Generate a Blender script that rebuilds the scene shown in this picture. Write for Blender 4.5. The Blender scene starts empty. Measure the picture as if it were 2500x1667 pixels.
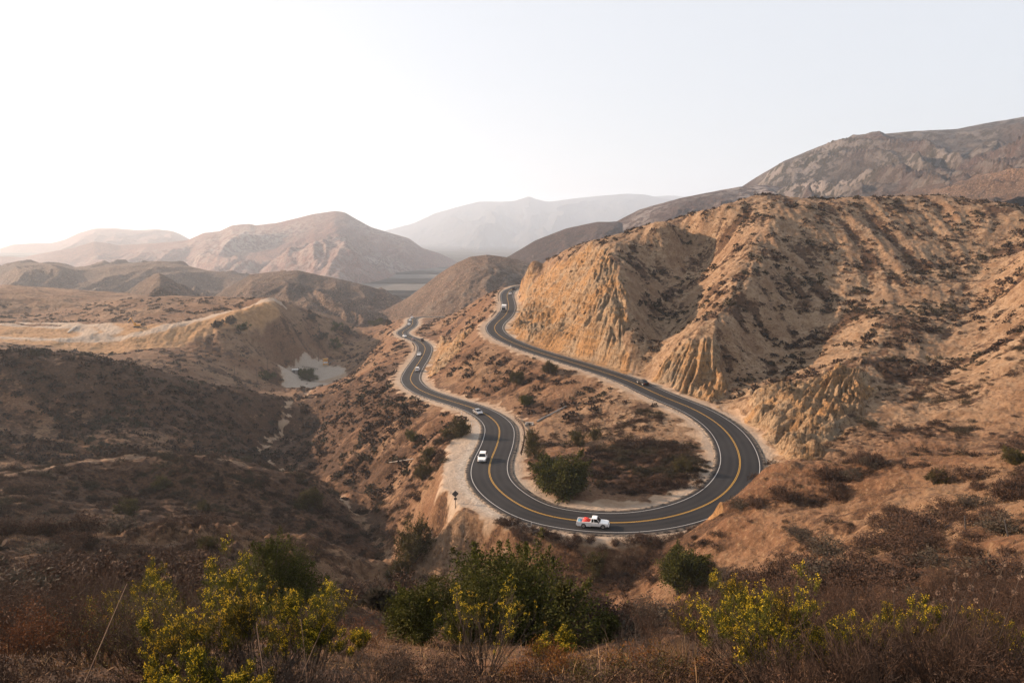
import bpy, math, random
import numpy as np
from mathutils import Vector, Matrix

random.seed(7)
scene = bpy.context.scene
COL = scene.collection
R = math.radians

# ------------------------------------------------------------------ camera geometry (metres, camera at the origin, looking along +Y)
FPX, CX, CY, PITCH = 1667.0, 1250.0, 833.5, R(9.1)
K = 2500.0 / 2352.0

def ray(u, v):
    a = (u - CX) / FPX
    b = (v - CY) / FPX
    return np.array([a, math.cos(PITCH) - b * math.sin(PITCH), -math.sin(PITCH) - b * math.cos(PITCH)])

def at_z(u, v, z):
    d = ray(u, v)
    return d * (z / d[2])

def at_y(u, v, y):
    d = ray(u, v)
    return d * (y / d[1])

def py(u, v, y):            # survey point read at (u, v) of the 2352-wide view, y metres out
    return at_y(u * K, v * K, y)

def pz(u, v, z):
    return at_z(u * K, v * K, z)

# ------------------------------------------------------------------ noise
_rs = np.random.RandomState(3)
_perm = np.concatenate([_rs.permutation(512)] * 3)
_ga = _rs.rand(512) * 2 * np.pi
_gx, _gy = np.cos(_ga), np.sin(_ga)

def noise(x, y, seed=0):
    x = np.asarray(x, float) + seed * 17.31
    y = np.asarray(y, float) + seed * 9.77
    xi = np.floor(x).astype(np.int64)
    yi = np.floor(y).astype(np.int64)
    fx, fy = x - xi, y - yi
    u = fx * fx * fx * (fx * (fx * 6 - 15) + 10)
    v = fy * fy * fy * (fy * (fy * 6 - 15) + 10)
    xi &= 511
    yi &= 511
    x1 = (xi + 1) & 511
    y1 = (yi + 1) & 511
    def g(a, b, dx, dy):
        h = _perm[_perm[a] + b]
        return _gx[h] * dx + _gy[h] * dy
    n0 = g(xi, yi, fx, fy) * (1 - u) + g(x1, yi, fx - 1, fy) * u
    n1 = g(xi, y1, fx, fy - 1) * (1 - u) + g(x1, y1, fx - 1, fy - 1) * u
    return (n0 * (1 - v) + n1 * v) * 1.5

def fbm(x, y, octv=4, seed=0, gain=0.5):
    a, s, f = 1.0, 0.0, 1.0
    for i in range(octv):
        s = s + a * noise(x * f, y * f, seed + i * 3)
        a *= gain
        f *= 2.03
    return s

def ridged(x, y, octv=3, seed=0):
    a, s, f = 1.0, 0.0, 1.0
    for i in range(octv):
        s = s + a * (1 - 2 * np.abs(noise(x * f, y * f, seed + i * 5)))
        a *= 0.5
        f *= 2.1
    return s

def smooth(a, b, x):
    t = np.clip((x - a) / (b - a), 0, 1)
    return t * t * (3 - 2 * t)

# ------------------------------------------------------------------ object helpers
def link(o):
    COL.objects.link(o)
    return o

def tag(o, label=None, cat=None, group=None, kind=None):
    if label: o['label'] = label
    if cat: o['category'] = cat
    if group: o['group'] = group
    if kind: o['kind'] = kind
    return o

def empty(name, loc=(0, 0, 0), rz=0.0):
    o = bpy.data.objects.new(name, None)
    o.empty_display_size = 0.3
    o.location = loc
    o.rotation_euler = (0, 0, rz)
    return link(o)

def np_mesh(name, V, Fq, mats=None, smooth_shade=True, cols=None, mat_idx=None):
    """mesh from numpy: V (n,3), Fq (m,4) or (m,3)"""
    V = np.asarray(V, np.float32)
    Fq = np.asarray(Fq, np.int32)
    me = bpy.data.meshes.new(name)
    k = Fq.shape[1]
    me.vertices.add(len(V))
    me.vertices.foreach_set('co', V.ravel())
    me.loops.add(Fq.size)
    me.loops.foreach_set('vertex_index', Fq.ravel())
    me.polygons.add(len(Fq))
    me.polygons.foreach_set('loop_start', np.arange(0, Fq.size, k, dtype=np.int32))
    me.polygons.foreach_set('loop_total', np.full(len(Fq), k, np.int32))
    if smooth_shade:
        me.polygons.foreach_set('use_smooth', np.ones(len(Fq), bool))
    if mat_idx is not None:
        me.polygons.foreach_set('material_index', np.asarray(mat_idx, np.int32))
    for m in (mats or []):
        me.materials.append(m)
    if cols is not None:
        for nm, c in cols.items():
            at = me.attributes.new(nm, 'FLOAT_COLOR', 'POINT')
            c4 = np.ones((len(V), 4), np.float32)
            c4[:, :c.shape[1]] = c
            at.data.foreach_set('color', c4.ravel())
    me.update()
    me.validate()
    return me

def np_obj(name, V, Fq, mats=None, parent=None, **kw):
    o = bpy.data.objects.new(name, np_mesh(name, V, Fq, mats, **kw))
    if parent: o.parent = parent
    return link(o)

def grid_faces(nr, nc):
    a = (np.arange(nr - 1)[:, None] * nc + np.arange(nc - 1)[None, :]).ravel()
    return np.stack([a, a + 1, a + nc + 1, a + nc], 1)

# ------------------------------------------------------------------ road course
def zr2(p): return [(850 + x / 3.92, 600 + y / 3.92) for x, y in p]
def zr3(p): return [(950 + x / 2.476, 950 + y / 2.476) for x, y in p]
def zr7(p): return [(1150 + x / 3.136, 450 + y / 3.136) for x, y in p]
_A = zr2([(700, 678), (640, 690), (612, 705), (622, 740), (590, 780), (525, 815), (515, 840), (560, 870), (640, 895), (700, 925), (738, 965), (735, 1010), (700, 1080), (640, 1165), (600, 1240), (592, 1280), (620, 1330), (700, 1390), (850, 1445), (1000, 1490)])
_B = zr3([(420, 85), (530, 120), (620, 170), (665, 220), (670, 270), (650, 350), (620, 410), (603, 470), (605, 530), (640, 590), (720, 660), (830, 725), (960, 770), (1150, 797), (1330, 810), (1500, 805), (1700, 775), (1850, 730), (1980, 670), (2070, 590), (2120, 500), (2125, 420), (2095, 330), (2030, 240), (1920, 160), (1800, 100), (1640, 40)])
_C = zr7([(1240, 1515), (1100, 1465), (900, 1400), (700, 1340), (500, 1280), (350, 1225), (220, 1165), (170, 1105), (200, 1055), (260, 1010), (290, 950), (285, 900), (272, 850), (290, 815), (340, 790), (380, 775)])
_rp = _A + _B + _C
_rz = np.interp(range(len(_rp)), [0, 7, 13, 19, 24, 28, 33, 39, 43, 47, 51, 54, 59, 62], [-72, -66, -60, -55, -51, -49, -48, -47, -46, -45, -43.5, -42, -39.5, -38])
_r3 = np.array([at_z(u, v, z) for (u, v), z in zip(_rp, _rz)])
# the road runs on past what can be seen
_r3 = np.vstack([_r3[0] + [30, 22, -3], _r3, _r3[-1] + [25, 12, 1.2], _r3[-1] + [55, 10, 2.4]])

def resample(P, step, passes=3):
    P = np.asarray(P, float)
    for _ in range(passes):           # Chaikin corner cutting
        q = 0.75 * P[:-1] + 0.25 * P[1:]
        r = 0.25 * P[:-1] + 0.75 * P[1:]
        P = np.vstack([P[:1], np.stack([q, r], 1).reshape(-1, P.shape[1]), P[-1:]])
    d = np.concatenate([[0], np.cumsum(np.linalg.norm(np.diff(P[:, :2], axis=0), axis=1))])
    n = int(d[-1] / step)
    s = np.linspace(0, d[-1], n + 1)
    return np.stack([np.interp(s, d, P[:, i]) for i in range(P.shape[1])], 1), s

ROAD, ROAD_S = resample(_r3, 1.5)
for _ in range(6):
    ROAD[1:-1] = 0.25 * ROAD[:-2] + 0.5 * ROAD[1:-1] + 0.25 * ROAD[2:]
RT = np.gradient(ROAD[:, :2], axis=0)
RT /= np.linalg.norm(RT, axis=1)[:, None]
RN = np.stack([-RT[:, 1], RT[:, 0]], 1)          # left of the direction of travel (far lower end -> hairpin -> far upper end)
NR = len(ROAD)
_hair = smooth(90, 40, np.hypot(ROAD[:, 0] - 25, ROAD[:, 1] - 135))
HALF = 4.35 + 0.75 * _hair                       # asphalt half width
LINE = 3.55 + 0.25 * _hair                       # white edge line offset

def road_query(x, y):
    """distance, signed lateral offset, road height, index for points"""
    n = len(x)
    D = np.empty(n); L = np.empty(n); Z = np.empty(n); I = np.empty(n, int)
    for a in range(0, n, 20000):
        sl = slice(a, a + 20000)
        dx = x[sl, None] - ROAD[None, :, 0]
        dy = y[sl, None] - ROAD[None, :, 1]
        d2 = dx * dx + dy * dy
        i = np.argmin(d2, 1)
        r = np.arange(len(i))
        ex, ey = dx[r, i], dy[r, i]
        lat = ex * RN[i, 0] + ey * RN[i, 1]
        lon = ex * RT[i, 0] + ey * RT[i, 1]
        D[sl] = np.sqrt(lat ** 2 + np.maximum(np.abs(lon) - 0.8, 0) ** 2)
        L[sl] = lat
        gz = np.gradient(ROAD[:, 2])[i] / 1.5
        Z[sl] = ROAD[i, 2] + np.clip(lon, -1.5, 1.5) * gz
        I[sl] = i
    return D, L, Z, I

# ------------------------------------------------------------------ terrain survey points
S = []
def line(*pts, n=None):
    P = np.array([py(*p) for p in pts])
    n = n or max(2, int(len(pts) * 1.6))
    t = np.linspace(0, len(P) - 1, n)
    for q in t:
        i = min(int(q), len(P) - 2)
        S.append(P[i] + (P[i + 1] - P[i]) * (q - i))
def zline(*pts):
    for p in pts: S.append(pz(*p))
def spot(*pts):
    for p in pts: S.append(py(*p))
def world(*pts):
    for p in pts: S.append(np.array(p, float))

# big hill on the right: skyline, spurs and gullies
line((1215, 608, 400), (1290, 575, 360), (1340, 556, 330), (1400, 540, 302), (1500, 507, 312), (1600, 475, 322), (1700, 452, 328), (1760, 445, 330), (1900, 455, 328), (2050, 452, 320), (2150, 456, 310), (2250, 468, 298), (2352, 484, 283))
spot((1195, 640, 430), (1230, 640, 385))
line((1440, 800, 221), (1442, 760, 228), (1442, 700, 240), (1430, 640, 258), (1412, 580, 280))
line((1482, 848, 214), (1500, 760, 246), (1530, 680, 277), (1560, 600, 305), (1590, 530, 322))
line((1560, 800, 207), (1650, 780, 203), (1680, 700, 224), (1710, 620, 250), (1740, 540, 280), (1765, 470, 312))
line((1705, 915, 183), (1725, 840, 202), (1762, 770, 220), (1792, 700, 238), (1812, 620, 260), (1835, 540, 285))
line((1765, 905, 168), (1850, 872, 174), (1960, 840, 181), (2020, 800, 193), (2080, 740, 212), (2130, 680, 235), (2180, 600, 262), (2230, 520, 285))
line((1990, 1000, 138), (2060, 930, 156), (2160, 850, 179), (2240, 760, 204), (2300, 660, 232), (2330, 560, 262))
line((2352, 880, 148), (2352, 780, 175), (2352, 680, 206), (2352, 580, 240))
spot((1290, 700, 285), (1340, 640, 300), (1350, 760, 240), (1300, 760, 262), (1240, 740, 300), (1260, 650, 345))
# behind the skyline
world((30, 470, -32), (60, 420, -22), (90, 390, -14), (140, 390, -4), (190, 400, 2), (240, 395, 0), (290, 360, -6), (120, 480, -40), (220, 500, -35), (330, 440, -30), (60, 540, -60), (300, 300, 4), (330, 200, -6), (260, 180, -14))
# draw in front of the third cliff, then the near crest and bluff
world((56, 128, -44.5), (66, 124, -43.5), (76, 116, -40.5), (88, 112, -38.5), (120, 120, -30))
line((1640, 1190, 95), (1665, 1163, 97.5), (1690, 1136, 100), (1720, 1108, 103), (1755, 1084, 106), (1800, 1076, 106), (1850, 1074, 104), (2000, 1058, 98), (2200, 1052, 90), (2352, 1046, 84))
spot((1700, 1250, 86), (1800, 1200, 85), (1900, 1150, 90), (2100, 1150, 75), (2300, 1150, 66), (1720, 1350, 62), (1900, 1300, 50), (2200, 1300, 38), (1720, 1450, 30), (2100, 1450, 18), (2352, 1450, 15), (1560, 1390, 62), (1600, 1300, 86))
# own hill top
spot((1600, 1568, 9), (2352, 1568, 6), (0, 1568, 6), (800, 1568, 7.5), (1176, 1568, 8))
world((0, 0, -1.75), (-8, 1, -2.4), (8, 1, -1.7), (-8, -8, 0), (8, -8, 1), (0, -20, 4), (-30, 0, -5), (30, 0, 1), (60, 20, -2), (-60, 10, -14), (60, -20, 8), (-60, -20, -6), (110, 60, -12))
spot((1250, 1492, 24), (1000, 1480, 22), (1480, 1460, 26))
# bank below the road and the ravine under it
spot((1240, 1222, 106), (1400, 1222, 104.3), (1550, 1218, 104), (1300, 1300, 99.5), (1450, 1300, 99), (1250, 1400, 92), (1420, 1400, 88), (1150, 1300, 105), (1100, 1380, 96))
world((-2, 82, -54), (10, 80, -51), (22, 74, -44.5), (-12, 100, -60.5), (-5, 60, -39), (12, 55, -34), (-16, 62, -43))
# stream bed
zline((735, 868, -90.5), (715, 880, -90), (690, 930, -87), (645, 985, -84.5), (590, 1035, -82), (640, 1065, -80), (690, 1105, -77), (760, 1130, -75), (815, 1165, -73), (850, 1210, -70), (900, 1255, -67.5), (945, 1290, -65))
# turnout outside the lower bend
TURN_P = [(1090, 968), (1062, 985), (1030, 1020), (1008, 1080), (1010, 1130), (1045, 1172), (1110, 1195), (1215, 1213)]
TURN_Z = [-51.4, -51.2, -50.8, -50.3, -49.9, -49.4, -49.0, -48.5]
TURN = np.array([pz(u, v, z) for (u, v), z in zip(TURN_P, TURN_Z)])
for q in TURN: S.append(q)
spot((1030, 1215, 116), (1000, 1200, 119), (1110, 1235, 111))
zline((1000, 1270, -61), (1045, 1290, -60), (1060, 1250, -53), (1100, 1262, -57))
# left side: near spur, second hill, first dark hill
spot((300, 1450, 18), (600, 1400, 28), (0, 1400, 25), (0, 1250, 58), (200, 1320, 48), (500, 1330, 52))
line((200, 1225, 74), (340, 1213, 80), (450, 1203, 84), (580, 1230, 88), (700, 1280, 90), (800, 1330, 92), (870, 1380, 88))
spot((950, 1420, 78), (780, 1400, 72), (850, 1290, 112), (700, 1225, 112), (930, 1340, 110))
line((0, 1090, 125), (150, 1060, 140), (300, 1050, 150), (460, 1045, 158), (620, 1085, 165), (760, 1122, 172))
spot((300, 1130, 137), (600, 1165, 146), (0, 1170, 107), (780, 1190, 150), (150, 1170, 116), (450, 1190, 124))
spot((340, 1262, 98), (450, 1255, 102), (580, 1275, 106), (200, 1272, 92))
spot((300, 1092, 168), (150, 1105, 160), (460, 1087, 178), (0, 1132, 144))
line((0, 820, 228), (120, 822, 234), (250, 835, 240), (430, 890, 262), (550, 925, 278), (640, 940, 295))
spot((0, 950, 200), (200, 960, 212), (400, 990, 218), (0, 1062, 172), (520, 1000, 232), (300, 1032, 194))
# hollow behind the first hill, quarry bench and its slope to the valley
world((-200, 300, -66), (-150, 310, -74), (-110, 330, -82), (-260, 300, -60))
spot((0, 770, 395), (150, 790, 392), (300, 756, 432), (230, 800, 392), (0, 735, 455), (120, 745, 450), (250, 735, 462), (400, 738, 446), (480, 725, 462), (560, 705, 490), (640, 692, 505), (640, 720, 480), (560, 745, 452), (450, 770, 428), (330, 790, 405),
     (500, 850, 385), (580, 800, 430), (640, 830, 440), (420, 830, 375), (620, 868, 405), (700, 770, 500), (760, 735, 560), (720, 715, 560))
line((150, 735, 500), (220, 705, 530), (300, 686, 560), (380, 685, 560), (450, 692, 540))
spot((0, 725, 520), (60, 720, 540))
# valley floor pad and the creek going down the canyon
PAD_P = [(632, 850), (650, 838), (740, 820), (790, 832), (805, 842), (800, 858), (760, 872), (700, 879), (640, 873)]
PAD = np.array([pz(u, v, -90.5) for u, v in PAD_P])
for q in PAD: S.append(q)
spot((810, 775, 560), (850, 757, 640), (900, 748, 660))
world((-140, 640, -96), (-100, 690, -97), (-200, 660, -75), (-330, 640, -62), (-420, 560, -55), (-380, 420, -60), (-320, 300, -52), (-260, 180, -40), (-180, 90, -30), (-60, 680, -92), (0, 640, -85), (-30, 600, -78), (60, 660, -85), (-120, 60, -24))
spot((900, 770, 520), (860, 800, 480))
S = np.array(S)
# road shoulders
for i in range(0, NR, 5):
    for w in (-6.0, 0, 6.0):
        q = np.array([ROAD[i, 0] + RN[i, 0] * w, ROAD[i, 1] + RN[i, 1] * w, ROAD[i, 2]])
        S = np.vstack([S, q])
# drop survey points that crowd the road
_d, _l, _z, _i = road_query(S[:, 0], S[:, 1])
nroad = len(range(0, NR, 5)) * 3
keep = np.ones(len(S), bool)
keep[:-nroad] = _d[:-nroad] > 6.5
S = S[keep]

def tps_fit(P, lam=1.5):
    n = len(P)
    sc = 100.0
    X = P[:, :2] / sc
    r2 = ((X[:, None] - X[None]) ** 2).sum(-1)
    Kk = 0.5 * r2 * np.log(r2 + 1e-12)
    A = np.zeros((n + 3, n + 3))
    A[:n, :n] = Kk + np.eye(n) * lam * 1e-4
    A[:n, n] = 1
    A[:n, n + 1:] = X
    A[n, :n] = 1
    A[n + 1:, :n] = X.T
    b = np.concatenate([P[:, 2], np.zeros(3)])
    w = np.linalg.lstsq(A, b, rcond=None)[0]
    return X, w, sc

def tps_eval(fit, x, y):
    X, w, sc = fit
    n = len(X)
    out = np.empty(len(x))
    for a in range(0, len(x), 8000):
        px, pq = x[a:a + 8000] / sc, y[a:a + 8000] / sc
        r2 = (px[:, None] - X[None, :, 0]) ** 2 + (pq[:, None] - X[None, :, 1]) ** 2
        out[a:a + 8000] = (0.5 * r2 * np.log(r2 + 1e-12)) @ w[:n] + w[n] + px * w[n + 1] + pq * w[n + 2]
    return out

GX0, GY0, GS = -520.0, -45.0, 2.5
GNX, GNY = 380, 310
_gxv = GX0 + GS * np.arange(GNX)
_gyv = GY0 + GS * np.arange(GNY)
_mx, _my = np.meshgrid(_gxv, _gyv)
BASE = tps_eval(tps_fit(S), _mx.ravel(), _my.ravel()).reshape(GNY, GNX)
BASE = np.clip(BASE, -112, 60)
# the survey surface overshoots behind steep faces: bring the skyline of the big hill back to its surveyed height
_SKY = np.array([(1195, 640), (1215, 610), (1290, 576), (1340, 556), (1400, 541), (1500, 508), (1600, 476), (1700, 453), (1760, 446), (1900, 450), (2050, 445), (2150, 448), (2250, 459), (2352, 474), (2500, 490)], float) * K
def _sky_t(t):
    u = t; v = np.interp(u, (_SKY[:, 0] - CX) / FPX, _SKY[:, 1])
    b = (v - CY) / FPX
    return (-math.sin(PITCH) - b * math.cos(PITCH)) / (math.cos(PITCH) - b * math.sin(PITCH))
def fix_skyline(B):
    ta = np.linspace(0.02, 0.80, 160); yr = np.arange(210, 470, 2.5)
    for _ in range(3):
        A, Yg = np.meshgrid(ta, yr, indexing='ij')
        X = A * Yg
        fx = ((X - GX0) / GS).astype(int).clip(0, GNX - 1); fy = ((Yg - GY0) / GS).astype(int).clip(0, GNY - 1)
        E = B[fy, fx] / Yg
        want = _sky_t(ta * 0.99)
        im = E.argmax(1); top = E.max(1); ym = yr[im]
        k = np.hanning(11); k /= k.sum()
        over = np.convolve(np.pad((top - want) * ym, 5, mode='edge'), k, 'valid')
        ym = np.convolve(np.pad(ym, 5, mode='edge'), k, 'valid')
        tt = _mx / np.maximum(_my, 1)
        o_ = np.interp(tt.ravel(), ta, over, left=0, right=over[-1]).reshape(B.shape)
        y_ = np.interp(tt.ravel(), ta, ym).reshape(B.shape)
        w_ = np.exp(-((_my - y_) / np.where(_my < y_, 38, 60)) ** 2)
        B = B - np.clip(o_ + 1.2, -3, 30) * w_ * (_my > 150) * np.clip((RD_G - 8) / 12, 0, 1)
    print('skyline residual m', np.round(over[::20], 1))
    return B
_D, _L, _Z, _I = road_query(_mx.ravel(), _my.ravel())
RD_G = _D.reshape(GNY, GNX)
BASE = fix_skyline(BASE)
def _blur(A, r, passes=2):
    for _ in range(passes):
        for ax in (0, 1):
            B = np.pad(A, [(r, r) if i == ax else (0, 0) for i in (0, 1)], mode='edge')
            c = np.cumsum(np.insert(B, 0, 0, axis=ax), axis=ax)
            n = 2 * r + 1
            A = (np.take(c, range(n, c.shape[ax]), ax) - np.take(c, range(0, c.shape[ax] - n), ax)) / n
    return A
GRY, GRX = np.gradient(_blur(BASE, 3), GS)

def bicubic(G, x, y):
    fx = np.clip((x - GX0) / GS, 1.001, GNX - 2.002)
    fy = np.clip((y - GY0) / GS, 1.001, GNY - 2.002)
    ix = fx.astype(int); iy = fy.astype(int)
    tx, ty = fx - ix, fy - iy
    def w(t):
        return (-0.5 * t ** 3 + t ** 2 - 0.5 * t, 1.5 * t ** 3 - 2.5 * t ** 2 + 1, -1.5 * t ** 3 + 2 * t ** 2 + 0.5 * t, 0.5 * t ** 3 - 0.5 * t ** 2)
    wx, wy = w(tx), w(ty)
    r = 0
    for j in range(4):
        row = 0
        for i in range(4):
            row = row + wx[i] * G[iy + j - 1, ix + i - 1]
        r = r + wy[j] * row
    return r

def bilin(G, x, y):
    fx = np.clip((x - GX0) / GS, 0, GNX - 1.001)
    fy = np.clip((y - GY0) / GS, 0, GNY - 1.001)
    ix = fx.astype(int); iy = fy.astype(int)
    tx, ty = fx - ix, fy - iy
    return (G[iy, ix] * (1 - tx) + G[iy, ix + 1] * tx) * (1 - ty) + (G[iy + 1, ix] * (1 - tx) + G[iy + 1, ix + 1] * tx) * ty

_D, _L, _Z, _I = road_query(_mx.ravel(), _my.ravel())
RD_G = _D.reshape(GNY, GNX)

def in_poly(x, y, P):
    c = np.zeros(len(x), bool)
    n = len(P)
    for i in range(n):
        x1, y1 = P[i][0], P[i][1]
        x2, y2 = P[(i + 1) % n][0], P[(i + 1) % n][1]
        hit = ((y1 > y) != (y2 > y)) & (x < (x2 - x1) * (y - y1) / (y2 - y1 + 1e-12) + x1)
        c ^= hit
    return c

def poly_dist(x, y, P, closed=True):
    """signed-ish distance: negative inside"""
    d = np.full(len(x), 1e9)
    n = len(P)
    for i in range(n if closed else n - 1):
        a = np.array(P[i][:2]); b = np.array(P[(i + 1) % n][:2])
        ab = b - a
        t = np.clip(((x - a[0]) * ab[0] + (y - a[1]) * ab[1]) / (ab @ ab + 1e-12), 0, 1)
        d = np.minimum(d, np.hypot(x - a[0] - ab[0] * t, y - a[1] - ab[1] * t))
    if closed:
        d = np.where(in_poly(x, y, P), -d, d)
    return d
# ------------------------------------------------------------------ terrain surface
def P3(*pts): return [py(*p) for p in pts]
def Z3(*pts): return [pz(*p) for p in pts]
CLIFF1 = Z3((1172, 757, -41), (1185, 785, -42), (1240, 808, -42.3), (1330, 834, -42.8), (1440, 850, -43.4)) + P3((1452, 800, 221), (1442, 760, 228), (1442, 700, 240), (1432, 640, 258), (1412, 580, 280), (1402, 545, 302), (1340, 558, 330), (1290, 577, 360), (1215, 610, 400), (1196, 645, 428))
CLIFF2 = Z3((1492, 868, -44), (1560, 895, -44.5), (1655, 935, -45.2)) + P3((1672, 880, 192), (1652, 782, 203), (1560, 795, 208), (1510, 840, 209))
CLIFF3 = Z3((1706, 938, -45.3), (1760, 1000, -46), (1795, 1072, -46.4)) + P3((1880, 1062, 133), (1935, 1000, 142), (1990, 930, 160), (1990, 845, 183), (1850, 880, 174), (1760, 905, 170), (1720, 915, 180))
BLUFF = P3((1636, 1192, 96), (1690, 1140, 101), (1752, 1090, 107)) + Z3((1764, 1085, -46.6), (1700, 1148, -47), (1648, 1203, -47.4))
CLIFF4 = Z3((985, 872, -58.6), (975, 845, -59.6), (990, 812, -61), (1015, 770, -64)) + P3((1060, 770, 318), (1078, 800, 302), (1065, 845, 285), (1020, 880, 272))
WASH = P3((1010, 1240, 113), (1110, 1240, 110), (1120, 1290, 104), (1010, 1310, 112))
BENCH = P3((-60, 733, 455), (120, 742, 452), (250, 735, 464), (400, 742, 450), (640, 690, 506), (650, 720, 482), (560, 748, 450), (440, 772, 426), (330, 795, 402), (230, 818, 385), (0, 815, 385), (-60, 815, 385))
LIT_RIM = P3((0, 1090, 125), (150, 1060, 140), (300, 1050, 150), (460, 1045, 158), (620, 1085, 165))
PADC = pz(772, 853, -90.5)
HAUL2 = P3((-40, 768, 405), (60, 770, 404), (140, 764, 410), (190, 755, 420), (205, 742, 440), (150, 735, 470), (60, 731, 480))
HAUL = P3((-60, 742, 452), (0, 742, 452), (120, 742, 452), (235, 742, 458), (262, 752, 440), (210, 772, 418), (320, 757, 432), (400, 742, 446), (520, 715, 475), (640, 692, 505))
CLIFFS = [CLIFF1, CLIFF2, CLIFF3, BLUFF, CLIFF4]
CLIFF_LIFT = [2.6, 2.2, 2.0, 0.3, 1.5]
STREAM = Z3((735, 868, -90.5), (715, 880, -90), (690, 930, -87), (645, 985, -84.5), (590, 1035, -82), (640, 1065, -80), (690, 1105, -77), (760, 1130, -75), (815, 1165, -73), (850, 1210, -70), (900, 1255, -67.5), (945, 1290, -65))
TURN_POLY = [tuple(q) for q in TURN] + [(ROAD[i, 0], ROAD[i, 1], 0) for i in range(0, NR, 4) if 104 < ROAD[i, 1] < 206 and ROAD[i, 0] < 12.5][::-1]

def lic(x, y, wl, reach, n, seed, stretch=1.0):
    gx = bilin(GRX, x, y); gy = bilin(GRY, x, y)
    m = np.hypot(gx, gy) + 1e-6
    gx, gy = gx / m, gy / m
    s = 0
    for k in range(-n, n + 1):
        s = s + noise((x + gx * reach * k / n) / wl, (y + gy * reach * k / n) / wl, seed)
    return s / math.sqrt(2 * n + 1), m

def terrain(x, y, detail=True, masks=False):
    z = bicubic(BASE, x, y)
    rd = bilin(RD_G, x, y)
    near = rd < 27
    d = rd.copy(); zr = np.zeros_like(z); half = np.full_like(z, 5.0)
    if near.any():
        D, L, Z, I = road_query(x[near], y[near])
        d[near] = D; zr[near] = Z; half[near] = HALF[I]
    out = np.zeros_like(z)                       # detail height
    cm = np.zeros_like(z)
    if detail:
        sub = y < 720
        env = smooth(half + 2.5, half + 12, d)
        turn = poly_dist(x, y, TURN_POLY)
        pad = poly_dist(x, y, [tuple(q) for q in PAD])
        ben = poly_dist(x, y, [tuple(q) for q in BENCH])
        flat = np.maximum(smooth(2, -3, turn), smooth(3, -4, pad))
        env = env * (1 - flat)
        own = smooth(6, 45, np.hypot(x, y))
        zb = z
        m = np.hypot(bilin(GRX, x, y), bilin(GRY, x, y))
        for poly, lift in zip(CLIFFS, CLIFF_LIFT):
            pd = poly_dist(x, y, [tuple(q) for q in poly])
            jit = 3.6 * fbm(x / 9.0, y / 9.0, 3, 41)
            c = smooth(1.2, -2.5, pd + jit)
            rel = np.clip((zb + 45) / 26, 0, 1)
            out += lift * smooth(0.4, -5.0, pd + jit * 1.2) * (1 - rel) * smooth(half + 1.2, half + 4.5, d)
            cm = np.maximum(cm, c)
        far = smooth(60, 160, np.hypot(x, y))
        r1, _ = lic(x, y, 7.0, 16, 6, 11)
        r2, _ = lic(x, y, 2.6, 7, 6, 23)
        mm = np.clip(m / 0.55, 0.15, 1)
        out += env * (0.25 + 0.75 * own) * (1.3 * fbm(x / 30, y / 30, 3, 5) * (0.35 + 0.65 * far) + 0.9 * r1 * mm * (0.4 + 0.6 * far) + 0.42 * r2 * mm + 0.34 * fbm(x / 3.2, y / 3.2, 4, 9, 0.6))
        cenv = cm * smooth(half + 1.0, half + 3.5, d)
        r3, _ = lic(x, y, 3.6, 28, 13, 31)
        r4, _ = lic(x, y, 1.6, 13, 11, 37)
        brk = 0.55 + 0.9 * np.clip(fbm(x / 9, y / 9, 3, 43) + 0.35, 0, 1)
        out += cenv * (2.3 * brk * (np.minimum(np.abs(r3) * 2.6, 1.0) - 0.7) + 0.95 * (np.minimum(np.abs(r4) * 1.9, 1.0) - 0.6) + 0.42 * fbm(x / 2.4, y / 2.4, 4, 15, 0.6) + 1.3 * fbm(x / 13, y / 13, 2, 16))
        out += 0.05 * fbm(x / 1.1, y / 1.1, 2, 19) * smooth(half, half + 1.5, d)
        # the washed-out hole under the turnout
        wd = poly_dist(x, y, [tuple(q) for q in WASH])
        out += 0.9 * (ridged(x / 5.5, y / 5.5, 3, 55) - 0.9) * smooth(12, 2, wd) * smooth(half + 3, half + 8, d) * (1 - flat)
        out -= 2.6 * smooth(0.5, -2.2, wd + 1.2 * noise(x / 2.5, y / 2.5, 51)) * smooth(half + 2, half + 6, d)
        # crumbling grey gullies on the spur left of the ravine
        spur = smooth(1.15, 0.6, np.hypot((x + 34) / 30, (y - 90) / 24))
        rg = ridged(x / 7.0 + 0.4 * noise(x / 9, y / 9, 57), y / 7.0, 4, 58)
        out += spur * (1.5 * (rg - 0.95))
        # stream bed
        sd = poly_dist(x, y, [tuple(q) for q in STREAM], closed=False)
        out -= 1.6 * smooth(5, 1, sd + 1.5 * noise(x / 6, y / 6, 61))
    z = z + out
    if detail:
        wt = smooth(1.2, -1.2, turn) * near
        z = z * (1 - wt) + (zr - 0.15 - 0.03 * np.maximum(d - half, 0) + 0.06 * noise(x / 2.0, y / 2.0, 8)) * wt
    w = smooth(half + 5.5, half + 1.6, d)
    shoulder = zr - 0.10 + (0.05 * noise(x / 1.7, y / 1.7, 8) if detail else 0)
    z = z * (1 - w) + shoulder * w
    c = smooth(half - 0.02, half - 0.65, d)
    z = z - 0.35 * c
    if not masks:
        return z
    # surface kinds: R bare rock, G pale sand plus painted crest light, B dark brush; second: R grey gravel, G far / green
    n1 = fbm(x / 14, y / 14, 3, 71); n2 = fbm(x / 4, y / 4, 3, 72)
    M = np.zeros((len(x), 3)); M2 = np.zeros((len(x), 3))
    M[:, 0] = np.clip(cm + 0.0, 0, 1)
    sand = smooth(half + 4.6, half + 1.8, d + 2.2 * n2)
    sand *= 1 - 0.85 * smooth(2.2, 3.4, d - half) * ((x > 2) & (x < 70) & (y < 122) & (np.hypot(x - 25, y - 140) > 30))
    sand = np.maximum(sand, smooth(1.0, -1.5, turn + 1.2 * n2))
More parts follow.
